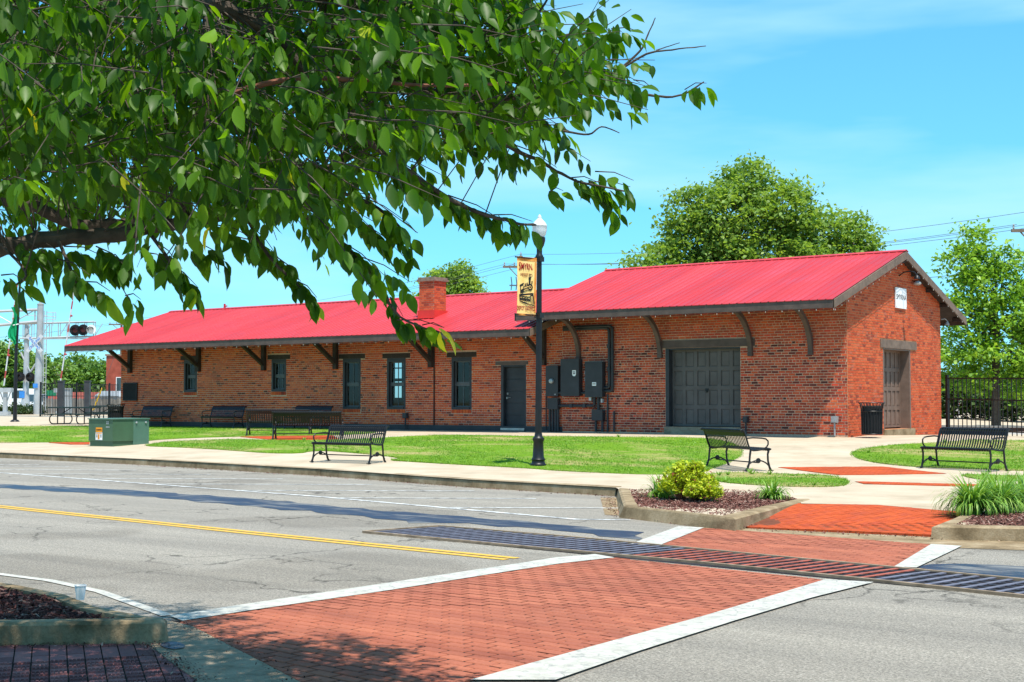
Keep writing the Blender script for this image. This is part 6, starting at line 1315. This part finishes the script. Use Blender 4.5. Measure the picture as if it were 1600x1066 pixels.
ALL = np.concatenate([l for k_, l in enumerate(limbs) if k_ != 5])
AREA = [(-700, -500), (830, -500), (830, -20), (800, 30), (850, 65), (975, 75), (960, 130), (860, 150), (800, 195), (755, 220), (690, 205), (630, 245), (565, 250), (520, 285), (470, 305), (400, 305), (340, 300), (290, 320), (200, 330), (100, 325), (40, 325), (-700, 370)]
cnt = 0
while cnt < 2500:
    u, v = random.uniform(-700, 900), random.uniform(-420, 380)
    if not inside((u, v), AREA): continue
    if u < -60 and random.random() < .62 or v < -40 and random.random() < .55: continue
    dm = 5.0 if u > 650 else 4.2
    dx = 6.8 if u > 500 else (8.2 if u > 250 else 9.6)
    d = random.uniform(dm, dx)
    if u < 0 and v < 100 and random.random() < .15: d = random.uniform(3.6, 4.4)
    if 180 < u < 260 and v < 60: d = max(d, 4.0)
    if -20 < u < 330 and 295 < v and d < 5.6 and random.random() < .8: continue
    if 520 < u < 560 and 230 < v < 330 and random.random() < .8: continue
    p = W3(u, v, d); j = np.argmin(((ALL-p)**2).sum(1)); L0 = ALL[j]; dv = p-L0; dist = np.linalg.norm(dv)
    dirn = unit(unit(dv+1e-6)*.6+RNG.normal(size=3)*np.array([.7, .7, .25])+rtv*.35); e = p+dirn*random.uniform(.22, .42); cnt += 1
    twig(p, e-np.array([0, 0, .03]))
    if dist < .55: twig(L0, p, .003)
    spray(p, e, random.randint(8, 13), .078, 1.)
def sp(u0, v0, u1, v1, d, n, size=.095, **k): a, b = W3(u0, v0, d), W3(u1, v1, d+random.uniform(-.15, .15)); twig(a, b); spray(a, b, n, size, **k)
# upper crown above the frame, which throws the dappled shade on the crossing
for _ in range(1900):
    u, v, d = random.uniform(-450, 740), random.uniform(-650, -10), random.uniform(5.8, 8.9)
    if u > 420: d = random.uniform(5.8, 7.5)
    p = W3(u, v, d); e = p+unit(RNG.normal(size=3)*np.array([1, 1, .2]))*random.uniform(.25, .42); twig(p, e-np.array([0, 0, .03])); spray(p, e, random.randint(8, 12), .092, 1., hang=.25)
# drooping outer sprays along the crown's edge
for (u0, v0, u1, v1, d, n) in [(560, 235, 640, 280, 5.3, 14), (620, 265, 720, 320, 5.35, 18), (700, 305, 790, 348, 5.4, 18), (765, 336, 832, 346, 5.45, 15), (800, 225, 870, 262, 5.75, 6), (890, 278, 935, 285, 5.8, 9), (920, 285, 985, 292, 5.8, 11), (930, 268, 990, 282, 5.85, 6), (935, 290, 970, 330, 5.8, 8), (858, 300, 880, 298, 5.8, 3), (860, 95, 930, 100, 5.7, 12), (900, 110, 985, 122, 5.7, 14), (930, 100, 1000, 130, 5.9, 9), (955, 45, 1004, 52, 5.9, 8), (880, 55, 970, 48, 5.9, 13), (1070, 140, 1104, 130, 6.1, 8), (990, 125, 1022, 140, 6.0, 3), (820, 130, 900, 150, 5.6, 13), (800, 160, 880, 200, 5.7, 10), (760, 200, 830, 250, 5.8, 12), (850, 195, 895, 208, 5.7, 6),
        (470, 335, 545, 385, 5.7, 13), (530, 375, 600, 430, 5.7, 16), (560, 400, 640, 440, 5.8, 12), (590, 435, 630, 495, 5.7, 12), (620, 500, 694, 512, 5.7, 15), (560, 305, 640, 350, 6.1, 15), (600, 335, 645, 390, 6.1, 14), (570, 350, 630, 400, 6.0, 12), (520, 320, 590, 350, 6.1, 12), (390, 350, 440, 410, 5.6, 12), (430, 400, 470, 440, 5.6, 11), (465, 440, 495, 465, 5.6, 9), (370, 370, 430, 395, 5.6, 9),
        (240, 375, 285, 420, 5.25, 14), (265, 415, 310, 450, 5.2, 13), (230, 395, 260, 412, 5.2, 7), (290, 380, 350, 400, 5.4, 11), (330, 350, 400, 375, 5.5, 12), (70, 380, 120, 420, 5.0, 12), (90, 405, 140, 430, 5.0, 10), (130, 440, 172, 455, 5.0, 9), (35, 400, 75, 425, 4.95, 6), (2, 430, 40, 440, 4.9, 7), (196, 462, 220, 468, 5.2, 5), (150, 385, 200, 420, 5.1, 12), (100, 385, 160, 400, 5.1, 12), (20, 375, 70, 395, 5.0, 8), (170, 400, 190, 408, 5.1, 5)]:
    sp(u0, v0, u1, v1, d, int(n*1.2), .09)
sp(545, 300, 590, 315, 6.6, 10, .085, tint=.99); sp(660, 508, 694, 512, 5.72, 5, .09, tint=.985); sp(487, 470, 496, 474, 5.6, 3, .08, tint=.975)
TW.build('twigs', 'bark_grey', ch, True)
LV, LR, LN, LS, LT_ = map(np.array, (LV, LR, LN, LS, LT_)); NL = len(LV)
LB = np.cross(LN, LR); LB /= np.linalg.norm(LB, axis=1)[:, None]; LN = np.cross(LR, LB)
def leaf_template(curl, fold, wav):
    st = [0, .10, .26, .46, .66, .82, .93, 1.0]; wd = [0, .11, .20, .232, .19, .105, .030, 0]; V = []; F = []
    for s, w in zip(st, wd):
        zc = -curl*s*s
        if w == 0: V.append((s, 0, zc))
        else: V += [(s, w, zc+fold*w+wav*math.sin(s*17)), (s, 0, zc), (s, -w, zc+fold*w-wav*math.sin(s*15))]
    F += [(0, 3, 2), (0, 2, 1)]
    F = [(0, 2, 1, 1), (0, 3, 2, 2)]; 
    for i in range(5):
        a = 1+3*i; F += [(a, a+1, a+4, a+3), (a+1, a+2, a+5, a+4)]
    e = 1+3*5; F += [(e, e+1, e+3, e+3), (e+1, e+2, e+3, e+3)]
    V.insert(0, V.pop(0)); return np.array(V, float), F
TPL = [leaf_template(c, f, w) for c, f, w in ((.10, .35, .008), (.22, .5, .012), (.02, .25, .01), (.32, .3, .014))]
depth = (LV-np.array(CAM)) @ fwv; uu = 800+2190*((LV-np.array(CAM)) @ rtv)/depth; vv = 533-2190*((LV-np.array(CAM)) @ upv)/depth
infr = (uu > 0) & (uu < 1600) & (vv > 0) & (vv < 1066); order = np.argsort(np.where(infr, depth/LS, 1e9)); single_set = set(order[:300].tolist())
V = []; F3 = []; F4 = []; T3 = []; T4 = []; base = 0
tp = RNG.integers(0, len(TPL), NL)
for i in range(NL):
    if i in single_set: continue
    tv, tf = TPL[tp[i]]; V.append(LV[i]+LS[i]*(tv[:, :1]*LR[i]+tv[:, 1:2]*LB[i]+tv[:, 2:]*LN[i]))
    for f in tf:
        F4.append([base+k for k in f]); T4.append(LT_[i])
    base += len(tv)
def leaf_mesh(name, Vv, Ff, Tt, mat, org):
    me = bpy.data.meshes.new(name); me.from_pydata([tuple(p-org) for p in Vv], [], [tuple(f) if f[2] != f[3] else tuple(f[:3]) for f in Ff]); me.materials.append(MATS[mat])
    a = me.attributes.new('tint', 'FLOAT', 'FACE'); a.data.foreach_set('value', Tt); me.polygons.foreach_set('use_smooth', [True]*len(me.polygons)); return me
org = np.array(ORG[ch.name]); o = link(bpy.data.objects.new('foliage', leaf_mesh('foliage', np.concatenate(V), F4, T4, 'cherry_leaf', org)), ch); o['kind'] = 'stuff'
LM = [leaf_mesh('leaf', tv, tf, [.5]*len(tf), 'cherry_leaf_single', np.zeros(3)) for tv, tf in TPL]
for i in order[:300]:
    o = link(bpy.data.objects.new('leaf', LM[tp[i]]), ch); m = Matrix([[LR[i][k], LB[i][k], LN[i][k], 0] for k in range(3)]+[[0, 0, 0, 1]]); o.matrix_basis = Matrix.Translation(Vector(LV[i]-org)) @ m @ Matrix.Scale(float(LS[i]), 4)
